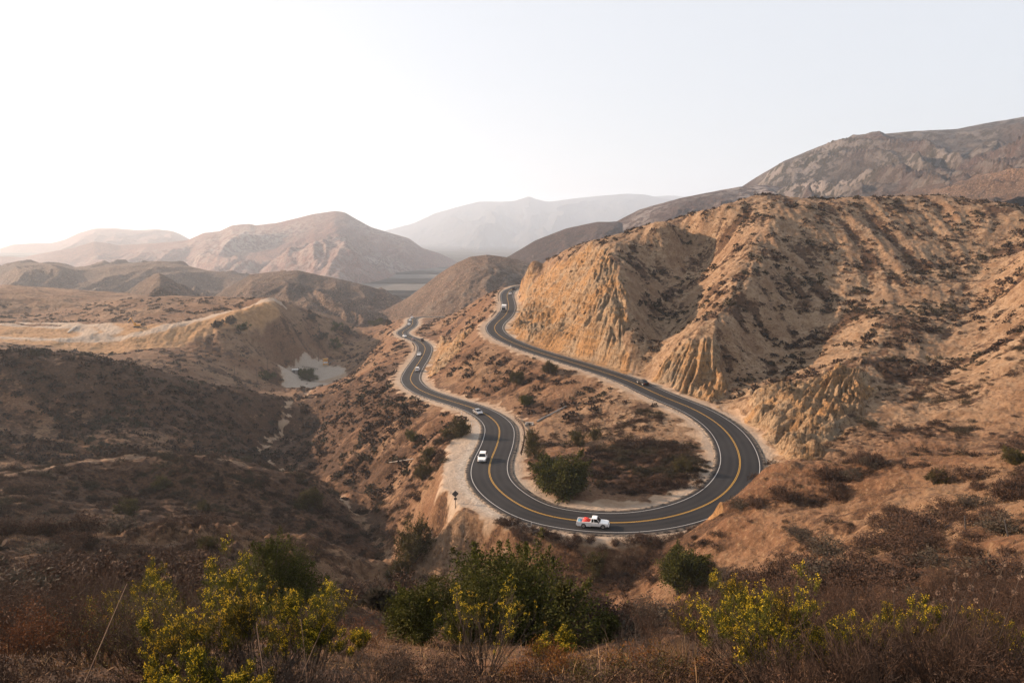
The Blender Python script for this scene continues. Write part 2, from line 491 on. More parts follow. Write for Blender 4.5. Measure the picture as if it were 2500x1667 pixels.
    sand = np.maximum(sand, smooth(2, -3, pad + 2 * n1 + 2 * n2 + 1))
    sand = np.maximum(sand, smooth(3, -6, ben + 5 * n1))
    sand = np.maximum(sand, np.where(y < 168, 0.42, 0.8) * smooth(3.2, 0.8, sd + 2.6 * n2 + 1.0))
    rim = poly_dist(x, y, [tuple(q) for q in LIT_RIM], closed=False)
    sand = np.maximum(sand, 0.5 * smooth(3.5, 1.0, rim + 2.5 * n2 + 0.8))  # pale strip that paints the sunlit edge of the second hill's crest
    sand = np.maximum(sand, 0.45 * smooth(7, 1, poly_dist(x, y, [tuple(q) for q in WASH]) + 6 * n1 + 2 * n2))
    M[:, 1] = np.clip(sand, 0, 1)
    br = 0.33 + 0.55 * n1 + 0.2 * n2
    br += 0.75 * smooth(-12, -50, x) * smooth(340, 290, y)              # the left-hand hills carry more brush
    br += 0.55 * smooth(0.0, 0.9, -r1)                                  # gully bottoms
    br -= 0.42 * smooth(-30, -50, x) * smooth(160, 178, y) * smooth(232, 205, y)
    br += 0.42 * smooth(75, 35, y)
    isl = np.hypot((x - 27) / 15, (y - 135) / 17)
    br += 0.8 * smooth(1.1, 0.7, isl)
    M[:, 2] = np.clip(br * (1 - cm) * (1 - sand), 0, 1)
    M2[:, 0] = np.clip(np.maximum(0.8 * smooth(2, -3, pad + 2 * n1 + 2 * n2 + 1), 0.6 * smooth(1, -2, turn + n2)) + 0.5 * smooth(half + 2.5, half + 0.6, d + 0.5 * n2), 0, 1)
    M2[:, 1] = smooth(4, -5, ben + 4 * n1)
    haul = np.minimum(poly_dist(x, y, [tuple(q) for q in HAUL], closed=False), poly_dist(x, y, [tuple(q) for q in HAUL2], closed=False))
    hw_ = smooth(7.5, 3.5, haul + 1.5 * n2) * (y > 380)
    M[:, 1] = np.maximum(M[:, 1], hw_); M2[:, 0] = np.maximum(M2[:, 0], 0.5 * hw_); M2[:, 1] *= 1 - hw_
    yard = np.hypot((x - PADC[0]) / 13, (y - PADC[1]) / 17)
    M2[:, 0] *= 1 - 0.85 * smooth(1.1, 0.75, yard); M[:, 1] *= 1 - 0.35 * smooth(1.1, 0.75, yard)
    gs = spur * np.clip(1.1 - 0.75 * rg + 0.5 * n1, 0, 1)
    M[:, 1] = np.maximum(M[:, 1], 0.52 * gs); M2[:, 0] = np.maximum(M2[:, 0], 0.8 * gs); M[:, 2] *= 1 - 0.8 * gs
    # pale thin-soiled ground of the big right-hand hill
    M2[:, 2] = np.clip(smooth(5, 40, x) * smooth(120, 165, y) * (0.95 + 0.6 * n1), 0, 1)
    return z, M, M2

# terrain sheet: fan of columns from a point behind the camera, rows spread by the surface they cover
ORG = -8.0
NC, NRW = 1620, 1200
_t = np.linspace(-1.22, 1.15, NC)
_yd = np.concatenate([np.linspace(-5.5, 8, 60), np.exp(np.linspace(math.log(8.1), math.log(715), 1000))])
def build_terrain():
    # coarse metric on every 6th column
    tc = _t[::6]
    X = (_yd[None, :] - ORG) * tc[:, None]
    Y = np.broadcast_to(_yd[None, :], X.shape)
    Z = terrain(X.ravel(), Y.ravel(), detail=False).reshape(X.shape)
    dy = np.diff(_yd)[None, :]
    dz = np.diff(Z, axis=1)
    yc = 0.5 * (_yd[1:] + _yd[:-1])[None, :]
    zc = 0.5 * (Z[:, 1:] + Z[:, :-1])
    rng = yc - ORG + 6
    # seen-from-the-road-side density: screen height of each step plus a floor for hidden ground
    ang = np.abs(np.diff(np.arctan2(Z, _yd[None, :] - ORG), axis=1))
    met = ang * 1.0 + 0.28 * np.sqrt(dy ** 2 + dz ** 2) / rng + 0.0002
    k = np.hanning(41); k /= k.sum()
    met = np.apply_along_axis(lambda a: np.convolve(np.pad(a, 20, mode='edge'), k, 'valid'), 1, met)
    k2 = np.hanning(25); k2 /= k2.sum()
    met = np.apply_along_axis(lambda a: np.convolve(np.pad(a, 12, mode='edge'), k2, 'valid'), 0, met)
    cum = np.concatenate([np.zeros((len(tc), 1)), np.cumsum(met, 1)], 1)
    cum /= cum[:, -1:]
    q = np.linspace(0, 1, NRW)
    YR = np.stack([np.interp(q, cum[i], _yd) for i in range(len(tc))])          # (ncoarse, NRW)
    YY = np.empty((NC, NRW))
    for j in range(NRW):
        YY[:, j] = np.interp(_t, tc, YR[:, j])
    XX = (YY - ORG) * _t[:, None]
    x = XX.T.ravel(); y = YY.T.ravel()
    z, M, M2 = terrain(x, y, True, True)
    return np.stack([x, y, z], 1), M, M2

TV, TM, TM2 = build_terrain()
def terrain_z(x, y):
    return terrain(np.atleast_1d(np.asarray(x, float)), np.atleast_1d(np.asarray(y, float)))
# ------------------------------------------------------------------ materials
class NT:
    """small helper around a node tree"""
    def __init__(s, name):
        s.m = bpy.data.materials.new(name)
        s.m.use_nodes = True
        s.t = s.m.node_tree
        s.b = s.t.nodes['Principled BSDF']
        s.b.inputs['Specular IOR Level'].default_value = 0.2
    def n(s, typ, **kw):
        nd = s.t.nodes.new(typ)
        for k, v in kw.items():
            if k in nd.bl_rna.properties: setattr(nd, k, v)
            else: s.set(nd.inputs[k.replace('_', ' ')], v)
        return nd
    def set(s, inp, v):
        if isinstance(v, bpy.types.NodeSocket): s.t.links.new(v, inp)
        else:
            if isinstance(v, (tuple, list)) and len(v) == 3 and inp.type == 'RGBA': v = (*v, 1)
            inp.default_value = v
    def pos(s):
        return s.n('ShaderNodeNewGeometry').outputs['Position']
    def mapping(s, vec, scale=(1, 1, 1), rot=(0, 0, 0)):
        nd = s.n('ShaderNodeMapping')
        s.set(nd.inputs['Vector'], vec); nd.inputs['Scale'].default_value = scale; nd.inputs['Rotation'].default_value = rot
        return nd.outputs[0]
    def noise(s, vec, scale, detail=4, rough=0.55, dist=0.0):
        nd = s.n('ShaderNodeTexNoise')
        s.set(nd.inputs['Vector'], vec)
        nd.inputs['Scale'].default_value = scale; nd.inputs['Detail'].default_value = detail
        nd.inputs['Roughness'].default_value = rough; nd.inputs['Distortion'].default_value = dist
        return nd.outputs['Fac']
    def math(s, op, a, b=0.0, c=0.0, clamp=False):
        nd = s.n('ShaderNodeMath', operation=op, use_clamp=clamp)
        s.set(nd.inputs[0], a); s.set(nd.inputs[1], b)
        if op in ('MULTIPLY_ADD',): s.set(nd.inputs[2], c)
        return nd.outputs[0]
    def ss(s, x, lo, hi, a=0.0, b=1.0):
        nd = s.n('ShaderNodeMapRange', interpolation_type='SMOOTHSTEP')
        s.set(nd.inputs['Value'], x)
        nd.inputs['From Min'].default_value = lo; nd.inputs['From Max'].default_value = hi
        nd.inputs['To Min'].default_value = a; nd.inputs['To Max'].default_value = b
        return nd.outputs[0]
    def mix(s, f, a, b, mode='MIX'):
        nd = s.n('ShaderNodeMix', data_type='RGBA', blend_type=mode)
        s.set(nd.inputs[0], f); s.set(nd.inputs[6], a); s.set(nd.inputs[7], b)
        return nd.outputs[2]
    def attr(s, name):
        nd = s.n('ShaderNodeAttribute'); nd.attribute_name = name
        sp = s.n('ShaderNodeSeparateColor'); s.t.links.new(nd.outputs['Color'], sp.inputs[0])
        return sp.outputs
    def bump(s, h, strength=0.5, dist=0.1):
        nd = s.n('ShaderNodeBump'); nd.inputs['Strength'].default_value = strength; nd.inputs['Distance'].default_value = dist
        s.set(nd.inputs['Height'], h)
        s.t.links.new(nd.outputs[0], s.b.inputs['Normal'])
    def out(s, col, rough=0.9):
        s.set(s.b.inputs['Base Color'], col); s.set(s.b.inputs['Roughness'], rough)
        return s.m

def ground_material():
    s = NT('dry_ground')
    p = s.pos()
    big = s.noise(p, 0.035, 5)
    mid = s.noise(p, 0.28, 6, 0.6)
    fine = s.noise(p, 1.5, 6, 0.72)
    a = s.attr('mask'); b = s.attr('mask2')
    tan = s.mix(s.ss(big, 0.38, 0.62), (0.20, 0.103, 0.055), (0.285, 0.180, 0.108))
    tan = s.mix(s.ss(mid, 0.45, 0.68), tan, (0.15, 0.080, 0.042))
    tan = s.mix(s.ss(fine, 0.50, 0.72), tan, (0.36, 0.25, 0.15))
    tan = s.mix(s.ss(fine, 0.46, 0.30), tan, (0.09, 0.052, 0.032))
    tan = s.mix(s.math('MULTIPLY', b[2], s.ss(fine, 0.34, 0.56)), tan, s.mix(s.ss(mid, 0.4, 0.62), (0.42, 0.31, 0.205), (0.30, 0.20, 0.122)))
    clump = s.noise(p, 0.62, 4, 0.6, 0.4)
    f = s.math('ADD', a[2], s.math('MULTIPLY', s.math('SUBTRACT', clump, 0.5), 1.9))
    f = s.ss(f, 0.42, 0.78)
    brush = s.mix(s.ss(fine, 0.35, 0.65), (0.024, 0.013, 0.008), (0.078, 0.039, 0.020))
    c = s.mix(s.math('MULTIPLY', f, 0.9), s.mix(1.0, tan, (0.62, 0.60, 0.58), 'MULTIPLY'), brush)
    # sand and gravel
    sand = s.mix(s.ss(mid, 0.35, 0.65), (0.25, 0.17, 0.11), (0.33, 0.245, 0.17))
    sand = s.mix(s.ss(fine, 0.5, 0.75), sand, (0.21, 0.145, 0.095))
    grey = s.mix(s.ss(fine, 0.35, 0.65), (0.27, 0.235, 0.195), (0.36, 0.32, 0.275))
    sand = s.mix(b[0], sand, grey)
    sand = s.mix(b[1], sand, s.mix(s.ss(mid, 0.4, 0.62), (0.29, 0.175, 0.085), (0.21, 0.12, 0.055)))
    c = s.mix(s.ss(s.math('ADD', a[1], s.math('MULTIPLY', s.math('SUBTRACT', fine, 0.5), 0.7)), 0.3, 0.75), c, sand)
    # rock: ochre and grey beds with dark stain streaks that also paint in crevice shade
    pr = s.mapping(p, (1, 1, 0.35))
    r1 = s.noise(pr, 0.11, 5, 0.6, 0.6)
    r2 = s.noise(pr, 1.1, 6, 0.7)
    rock = s.mix(s.ss(r1, 0.40, 0.60), (0.34, 0.195, 0.085), (0.315, 0.23, 0.145))
    rock = s.mix(s.ss(r1, 0.60, 0.72), rock, (0.20, 0.165, 0.125))
    st = s.noise(s.mapping(p, (0.06, 0.06, 0.75)), 1.0, 4, 0.6, 0.3)
    rock = s.mix(s.ss(st, 0.52, 0.60, 0, 0.55), rock, (0.20, 0.115, 0.055))
    rock = s.mix(s.ss(st, 0.44, 0.36, 0, 0.5), rock, (0.33, 0.26, 0.18))
    r3 = s.noise(p, 2.4, 4, 0.7)
    rock = s.mix(s.ss(r3, 0.52, 0.64, 0, 0.6), rock, (0.15, 0.10, 0.065))
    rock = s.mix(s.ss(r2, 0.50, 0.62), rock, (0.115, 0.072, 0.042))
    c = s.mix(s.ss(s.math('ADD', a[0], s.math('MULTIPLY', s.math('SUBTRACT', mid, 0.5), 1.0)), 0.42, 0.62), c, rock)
    h = s.math('ADD', s.math('MULTIPLY', fine, 0.6), s.math('MULTIPLY', mid, 1.6))
    h = s.math('ADD', h, s.math('MULTIPLY', s.math('ADD', s.math('MULTIPLY', r2, 2.2), r3), a[0]))
    s.bump(h, 1.0, 0.6)
    return s.out(c, 0.95)


def hill_material(name, c1, c2, c3, pale, sc):
    s = NT(name)
    p = s.pos()
    big = s.noise(p, 0.010 * sc, 6, 0.6)
    mid = s.noise(p, 0.06 * sc, 6, 0.65)
    fine = s.noise(p, 0.32 * sc, 4, 0.7)
    a = s.attr('mask')
    c = s.mix(s.ss(big, 0.36, 0.64), c1, c2)
    c = s.mix(s.ss(mid, 0.48, 0.66), c, c3)
    c = s.mix(s.ss(fine, 0.52, 0.60), c, (0.020, 0.015, 0.013))
    c = s.mix(s.ss(fine, 0.44, 0.34, 0, 0.5), c, pale)
    c = s.mix(s.math('MULTIPLY', a[1], 0.8), c, (0.026, 0.030, 0.016))
    c = s.mix(s.math('MULTIPLY', a[2], 0.85), c, (0.022, 0.016, 0.013))
    c = s.mix(s.math('MULTIPLY', a[0], s.ss(mid, 0.46, 0.55)), c, pale)
    s.bump(s.math('ADD', s.math('MULTIPLY', mid, 4), fine), 1.0, 2.2 / sc)
    return s.out(c, 0.95)

def simple(name, col, rough=0.6, metal=0.0, var=0.0, sc=8.0, spec=0.4, coat=0.0):
    s = NT(name)
    s.b.inputs['Specular IOR Level'].default_value = spec
    s.b.inputs['Metallic'].default_value = metal
    s.b.inputs['Coat Weight'].default_value = coat
    c = (*col, 1)
    if var > 0:
        tc = s.n('ShaderNodeTexCoord').outputs['Object']
        n = s.noise(tc, sc, 4)
        c = s.mix(s.ss(n, 0.35, 0.65), tuple(x * (1 - var) for x in col), tuple(min(1, x * (1 + var)) for x in col))
    return s.out(c, rough)

def asphalt_material():
    s = NT('asphalt')
    p = s.pos()
    n1 = s.noise(p, 0.12, 4); n2 = s.noise(p, 1.3, 4, 0.6); n3 = s.noise(p, 14.0, 3)
    a = s.attr('mask')           # R: worn wheel tracks, G: edge dust
    c = s.mix(s.ss(n1, 0.35, 0.65), (0.0115, 0.0125, 0.0150), (0.0185, 0.0190, 0.0210))
    c = s.mix(s.math('MULTIPLY', a[0], 0.55), c, (0.030, 0.030, 0.031))
    c = s.mix(s.ss(n2, 0.58, 0.75, 0, 0.5), c, (0.02, 0.02, 0.021))
    c = s.mix(s.ss(n3, 0.5, 0.75, 0, 0.5), c, (0.04, 0.039, 0.039))
    c = s.mix(s.math('MULTIPLY', a[1], s.ss(n2, 0.35, 0.6)), c, (0.26, 0.21, 0.16))
    s.bump(n3, 0.3, 0.01)
    s.b.inputs['Specular IOR Level'].default_value = 0.15
    return s.out(c, 0.85)

def paint_material(name, col, worn=0.35):
    s = NT(name)
    p = s.pos()
    n = s.noise(p, 3.0, 4, 0.6)
    c = s.mix(s.ss(n, 0.62, 0.78, 0, worn * 2), col, (0.09, 0.085, 0.08))
    return s.out(c, 0.6)

M_GROUND = ground_material()
M_ASPH = asphalt_material()
M_WHITE_LINE = paint_material('white_line_paint', (0.34, 0.34, 0.34))
M_YELLOW_LINE = paint_material('yellow_line_paint', (0.46, 0.27, 0.05), 0.3)

# ------------------------------------------------------------------ ground, road, markings
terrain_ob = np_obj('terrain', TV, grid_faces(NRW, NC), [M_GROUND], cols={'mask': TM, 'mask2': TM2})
tag(terrain_ob, kind='structure', label='dry brown canyon slopes with sandstone cliffs and dusty shoulders')

def ribbon(name, off_a, off_b, dz, mat, lanes=2, skirt=0.0, i0=0, i1=None, dash=None, cols=True):
    """a strip that follows the road between two lateral offsets (positive = left of travel)"""
    i1 = i1 or NR
    idx = np.arange(i0, i1)
    oa = np.broadcast_to(off_a, NR)[idx]; ob = np.broadcast_to(off_b, NR)[idx]
    prof = np.linspace(0, 1, lanes)
    rows = []; w = []
    P = ROAD[idx]
    for f in prof:
        o = oa * (1 - f) + ob * f
        rows.append(np.c_[P[:, :2] + RN[idx] * o[:, None], P[:, 2] + dz]); w.append(o)
    if skirt:
        lo = rows[0].copy(); lo[:, :2] += RN[idx] * 0.12 * np.sign(oa - ob)[:, None]; lo[:, 2] -= skirt
        hi = rows[-1].copy(); hi[:, :2] -= RN[idx] * 0.12 * np.sign(oa - ob)[:, None]; hi[:, 2] -= skirt
        rows = [lo] + rows + [hi]; w = [w[0]] + w + [w[-1]]
    V = np.stack(rows, 0)                       # (lanes, n, 3)
    V = V.reshape(-1, 3)
    kw = {}
    if cols:
        o = np.stack(w, 0)
        half = HALF[idx][None, :]
        track = np.exp(-((np.abs(np.abs(o) - 1.9) - 0.8) / 0.35) ** 2)
        edge = smooth(half - 0.7, half - 0.05, np.abs(o))
        kw['cols'] = {'mask': np.stack([track, edge, edge * 0], -1).reshape(-1, 3)}
    return np_obj(name, V, grid_faces(len(rows), len(idx)), [mat], **kw)

rd = ribbon('road', HALF, -HALF, 0.0, M_ASPH, lanes=24, skirt=0.5)
tag(rd, kind='structure', label='dark two lane asphalt road looping round a hairpin')
for nm, a, b in (('road_edge_line', LINE + 0.065, LINE - 0.065), ('road_edge_line', -LINE + 0.065, -LINE - 0.065)):
    tag(ribbon(nm, a, b, 0.012, M_WHITE_LINE, cols=False), kind='structure', label='white edge line painted along the road')
for a in (0.15, -0.06):
    tag(ribbon('road_centre_line', a + 0.0, a - 0.09, 0.012, M_YELLOW_LINE, cols=False), kind='structure', label='yellow centre line painted along the road')

# ------------------------------------------------------------------ farther hills, each its own sheet
def zz1(p): return [(x / 2.613, 450 + y / 2.613) for x, y in p]
def pk(p): return [(x * K, y * K) for x, y in p]

def hill(name, label, crest, Y, front, back, slope, mat, lam, base, seed, bslope=None, spur=0.5, rough=1.0, ncol=420, nrow=240, pale=0.0, green=0.0, brush=0.3, tilt=0.0, ext=60):
    base = -185
    u = np.array([c[0] for c in crest], float); v = np.array([c[1] for c in crest], float)
    uu = np.linspace(u[0] - ext, u[-1] + ext, ncol)
    vv = np.interp(uu, u, v)
    # ends fall away
    vv = vv + np.where(uu < u[0], (u[0] - uu) * 0.6, 0) + np.where(uu > u[-1], (uu - u[-1]) * 0.6, 0)
    k = np.hanning(9); k /= k.sum()
    vv = np.convolve(np.pad(vv, 4, mode='edge'), k, 'valid')
    t = (uu - CX) / FPX
    Yc = Y + tilt * (uu - uu.mean())
    b = (vv - CY) / FPX
    zc = Yc * (-math.sin(PITCH) - b * math.cos(PITCH)) / (math.cos(PITCH) - b * math.sin(PITCH))
    xs = t / (math.cos(PITCH) - b * math.sin(PITCH))
    q = np.linspace(-1, 1, nrow)
    w = np.where(q < 0, -front * np.abs(q) ** 1.35, back * q ** 1.35)
    W = w[:, None] + 0 * xs[None, :]
    YY = Yc[None, :] + W
    XX = xs[None, :] * YY
    side = np.where(W < 0, slope, bslope or slope)
    aw = np.sqrt(W ** 2 + (0.10 * lam) ** 2) - 0.10 * lam
    wx = XX + 0.35 * lam * fbm(XX / lam / 1.3, YY / lam / 1.3, 2, seed + 50)
    n = ridged(wx / lam, W / (3.2 * lam) + seed, 3, seed)          # spurs running down from the crest
    n2 = ridged(wx / (lam * 0.3), W / lam + seed, 3, seed + 9)
    grow = 1 - np.exp(-(aw / (0.55 * lam)) ** 1.2)
    Z = zc[None, :] - side * aw * (1 - 0.25 * grow) + spur * lam * 0.22 * grow * (n - 0.75) + spur * lam * 0.085 * grow ** 3 * (n2 - 0.8)
    Z += rough * lam * 0.012 * fbm(XX / lam * 9, YY / lam * 9, 3, seed + 20) * (0.15 + grow)
    Z = np.maximum(Z, base + 0.02 * lam * fbm(XX / lam, YY / lam, 3, seed + 30))
    V = np.stack([XX, YY, Z], -1).reshape(-1, 3)
    gm = fbm(XX / lam * 1.1, YY / lam * 1.1, 4, seed + 70)
    Mk = np.stack([np.clip(pale * (0.5 + 1.1 * gm + 0.5 * (n - 0.9)), 0, 1), np.clip(green * (0.5 + gm), 0, 1), np.clip(brush * (0.6 + gm * 0.9 - 0.9 * (n - 0.75)), 0, 1)], -1).reshape(-1, 3)
    o = np_obj(name, V, grid_faces(nrow, ncol), [mat], cols={'mask': Mk})
    return tag(o, kind='structure', label=label)

TAN = ((0.085, 0.049, 0.032), (0.125, 0.078, 0.050), (0.055, 0.034, 0.025))
M_HILL_NEAR = hill_material('scrub_hill', *TAN, (0.42, 0.36, 0.29), 1.6)
M_HILL_MID = hill_material('dry_hill', (0.14, 0.064, 0.050), (0.175, 0.090, 0.070), (0.098, 0.048, 0.040), (0.27, 0.235, 0.21), 0.9)
M_HILL_BLUE = hill_material('bare_hill', (0.040, 0.022, 0.021), (0.056, 0.033, 0.028), (0.020, 0.015, 0.0155), (0.20, 0.175, 0.165), 0.9)
M_MOUNT = hill_material('far_mountain', (0.040, 0.040, 0.042), (0.050, 0.050, 0.050), (0.034, 0.034, 0.038), (0.06, 0.06, 0.06), 0.15)

hill('hill', 'brown scrub hill with two low rounded crests behind the quarry bench',
     zz1([(-150, 560), (0, 530), (100, 505), (200, 498), (380, 510), (470, 532), (600, 530), (700, 512), (850, 503), (1000, 492), (1150, 510), (1350, 555), (1540, 582), (1700, 620)]), 1300, 600, 350, 0.20, M_HILL_NEAR, 230, -105, 1, ncol=420, brush=0.35, spur=0.8)
hill('hill', 'triangular dark scrub hill rising just behind the quarry bench',
     zz1([(560, 760), (680, 715), (800, 690), (900, 620), (980, 575), (1015, 565), (1100, 608), (1200, 680), (1300, 760)]), 800, 220, 200, 0.24, M_HILL_NEAR, 120, -105, 2, ncol=260, brush=0.6, spur=0.8)
hill('hill', 'dark ridge falling to the canyon bottom behind the quarry bench',
     zz1([(1280, 770), (1340, 735), (1450, 660), (1600, 575), (1720, 560), (1900, 550), (2030, 578), (2200, 612), (2352, 650), (2480, 690)]), 900, 230, 250, 0.27, M_HILL_NEAR, 130, -105, 3, ncol=360, brush=0.6, spur=0.8)
hill('hill', 'large hazy hill with a rounded summit and pale slopes',
     zz1([(-120, 462), (0, 460), (150, 465), (300, 435), (450, 410), (600, 365), (700, 378), (760, 390), (900, 380), (1080, 370), (1200, 355), (1300, 310), (1400, 300), (1480, 262), (1590, 252), (1630, 262), (1760, 248), (1900, 215), (2000, 190), (2140, 170), (2200, 180), (2300, 238), (2370, 275)]) + pk([(940, 548), (970, 570), (1010, 582), (1050, 602)]),
     3200, 2050, 800, 0.24, M_HILL_MID, 500, -140, 4, ncol=620, nrow=320, pale=0.5, brush=0.25, spur=0.45)
hill('hill', 'palest hill lit pink on the far skyline',
     zz1([(-150, 430), (0, 412), (80, 384), (200, 377), (330, 375), (420, 350), (500, 312), (600, 282), (740, 280), (860, 292), (1000, 287), (1100, 298), (1150, 318), (1230, 362), (1350, 420)]), 5200, 1300, 800, 0.2, M_HILL_MID, 600, -142, 5, ncol=320, brush=0.15)
hill('hill', 'smooth scrub hill beyond the lower road',
     pk([(790, 775), (830, 748), (885, 712), (940, 682), (1010, 628), (1050, 603), (1080, 590), (1120, 585), (1170, 592), (1215, 603), (1260, 615), (1330, 640)]), 800, 210, 200, 0.33, M_HILL_NEAR, 110, -105, 6, ncol=320, brush=0.45, spur=0.35, pale=0.1)
hill('hill', 'low rounded hill at the foot of the long ridge',
     pk([(1120, 612), (1170, 588), (1230, 552), (1300, 525), (1370, 510), (1420, 509), (1480, 530), (1560, 560)]), 1300, 400, 250, 0.33, M_HILL_BLUE, 160, -105, 7, ncol=300, brush=0.3, spur=0.45)
hill('hill', 'long bare ridge climbing towards the high mountain',
     pk([(1330, 560), (1400, 517), (1470, 481), (1560, 456), (1640, 440), (1700, 429), (1760, 425), (1860, 440), (1950, 460)]), 1350, 380, 280, 0.34, M_HILL_BLUE, 150, -105, 8, ncol=360, pale=0.6, brush=0.4)
hill('mountain', 'high dark mountain with a bare scarred flank',
     pk([(1640, 462), (1700, 431), (1740, 406), (1800, 371), (1850, 350), (1900, 330), (2000, 312), (2100, 303), (2200, 297), (2270, 283), (2352, 270), (2500, 255)]), 1700, 1000, 450, 0.37, M_HILL_BLUE, 290, -100, 9, ncol=480, nrow=320, pale=0.6, green=1.0, brush=0.8, spur=0.85)
hill('hill', 'reddish brown hill shoulder behind the skyline of the near slope',
     pk([(2030, 455), (2090, 437), (2200, 409), (2280, 398), (2352, 388), (2480, 375)]), 900, 260, 200, 0.22, M_HILL_NEAR, 130, -80, 10, ncol=240, brush=0.2)
hill('mountain', 'faint blue mountain range with a small peak across the far valley',
     pk([(800, 570), (885, 530), (950, 513), (1000, 490), (1050, 476), (1100, 463), (1150, 464), (1180, 462), (1200, 456), (1215, 451), (1232, 458), (1260, 464), (1310, 457), (1380, 450), (1440, 445), (1480, 447), (1520, 456), (1600, 466), (1700, 480)]), 10000, 3600, 1000, 0.30, M_MOUNT, 1100, -145, 11, ncol=420, nrow=200, brush=0.1)
hill('mountain', 'faintest blue range beyond the far mountains',
     pk([(1440, 470), (1500, 452), (1540, 449), (1600, 455), (1700, 470)]), 11500, 3600, 600, 0.30, M_MOUNT, 1000, -145, 12, ncol=120, nrow=80, brush=0.0)

pl = NT('valley_floor')
_p = pl.pos()
_n = pl.noise(_p, 0.004, 5); _n2 = pl.noise(_p, 0.03, 4)
pl.out(pl.mix(pl.ss(_n2, 0.45, 0.6), pl.mix(pl.ss(_n, 0.4, 0.6), (0.045, 0.043, 0.036), (0.065, 0.058, 0.048)), (0.08, 0.072, 0.062)))
gx, gy = np.meshgrid(np.linspace(-12500, 12500, 60), np.linspace(-250, 12800, 60))
g = np_obj('ground', np.stack([gx, gy, gx * 0 - 147], -1).reshape(-1, 3), grid_faces(40, 40), [pl.m])
tag(g, kind='structure', label='broad hazy valley floor between the hills and the far mountains')
# ------------------------------------------------------------------ plants
RNG = np.random.RandomState(11)

def unit(v): return v / (np.linalg.norm(v, axis=-1, keepdims=True) + 1e-9)

def tubes(paths, r0, r1, sides=3):
    """paths (n,k,3): tapered tubes; returns V, quads"""
    n, k, _ = paths.shape
    r0 = np.broadcast_to(r0, n); r1 = np.broadcast_to(r1, n)
    t = unit(np.gradient(paths, axis=1))
    ref = np.where(np.abs(t[..., 2:3]) > 0.9, np.array([1.0, 0, 0]), np.array([0, 0, 1.0]))
    a = unit(np.cross(t, ref)); b = np.cross(t, a)
    f = np.linspace(0, 1, k)
    rr = r0[:, None] * (1 - f) + r1[:, None] * f
    ang = np.arange(sides) * 2 * np.pi / sides
    V = paths[:, :, None, :] + rr[..., None, None] * (a[:, :, None, :] * np.cos(ang)[None, None, :, None] + b[:, :, None, :] * np.sin(ang)[None, None, :, None])
    V = V.reshape(-1, 3)
    i = (np.arange(n)[:, None, None] * k + np.arange(k - 1)[None, :, None]) * sides
    s = np.arange(sides)[None, None, :]
    s2 = (s + 1) % sides
    Fq = np.stack([i + s, i + s2, i + sides + s2, i + sides + s], -1).reshape(-1, 4)
    return V, Fq

def blades(base, d, length, width, droop=0.0, rng=RNG):
    """leaf rhombs: base (n,3), direction d (n,3)"""
    n = len(base)
    d = unit(d)
    side = unit(np.cross(d, rng.normal(size=(n, 3))))
    length = np.broadcast_to(length, n)[:, None]; width = np.broadcast_to(width, n)[:, None]
    mid = base + d * length * 0.5
    tip = base + d * length + np.array([0, 0, -1.0]) * droop * length
    V = np.stack([base, mid + side * width * 0.5, tip, mid - side * width * 0.5], 1).reshape(-1, 3)
    return V, np.arange(4 * n).reshape(-1, 4)

def merge(*vf):
    Vs, Fs, o = [], [], 0
    for V, Fq in vf:
        Vs.append(V); Fs.append(Fq + o); o += len(V)
    return np.vstack(Vs), np.vstack(Fs)

def branches(base, d, length, k, bend, up, rng):
    """curved paths from base along d"""
    n = len(base)
    f = np.linspace(0, 1, k)[None, :, None]
    length = np.broadcast_to(length, n)[:, None, None]
    w = rng.normal(size=(n, 1, 3)) * bend
    w2 = rng.normal(size=(n, 1, 3)) * bend * 0.6
    p = base[:, None, :] + length * (d[:, None, :] * f + w * f ** 2 + w2 * (f ** 3 - f ** 2) * 1.5 + np.array([0, 0, 1.0]) * up * f ** 2)
    return p

def grow(rng, stems, height, spread, levels=2, kids=5, bend=0.12, up=0.15, r=0.012, k=5, lean=(0, 0), base_r=0.08, shrink=0.55):
    """a many-stemmed bush: returns (V, F) wood and tip points + directions"""
    az = rng.rand(stems) * 2 * np.pi
    tilt = np.sqrt(rng.rand(stems)) * spread
    d = np.stack([np.sin(tilt) * np.cos(az) + lean[0], np.sin(tilt) * np.sin(az) + lean[1], np.cos(tilt)], 1)
    d = unit(d)
    b0 = np.stack([np.cos(az) * base_r * rng.rand(stems), np.sin(az) * base_r * rng.rand(stems), np.zeros(stems) - 0.06], 1)
    L = height * (0.75 + 0.35 * rng.rand(stems))
    paths = branches(b0, d, L, k, bend, up, rng)
    parts = [tubes(paths, r * (0.7 + 0.6 * rng.rand(stems)), r * 0.4)]
    tips = [paths[:, -1]]; td = [unit(paths[:, -1] - paths[:, -2])]
    cur, rad, ln = paths, r * 0.5, L
    for lv in range(levels):
        n = len(cur) * kids
        src = np.repeat(np.arange(len(cur)), kids)
        f = 0.3 + 0.68 * rng.rand(n)
        pos = f * (k - 1); i = np.minimum(pos.astype(int), k - 2); fr = (pos - i)[:, None]
        b = cur[src, i] * (1 - fr) + cur[src, i + 1] * fr
        t = unit(cur[src, i + 1] - cur[src, i])
        dd = unit(t + rng.normal(size=(n, 3)) * 0.5 + np.array([0, 0, 0.15]))
        ln = ln[src] * shrink * (0.6 + 0.7 * rng.rand(n)) * (1.15 - 0.6 * f)
        cur = branches(b, dd, ln, k, bend, up, rng)
        parts.append(tubes(cur, rad, rad * 0.45))
        tips.append(cur[:, -1]); td.append(unit(cur[:, -1] - cur[:, -2]))
        rad *= 0.6
    return merge(*parts), tips, td

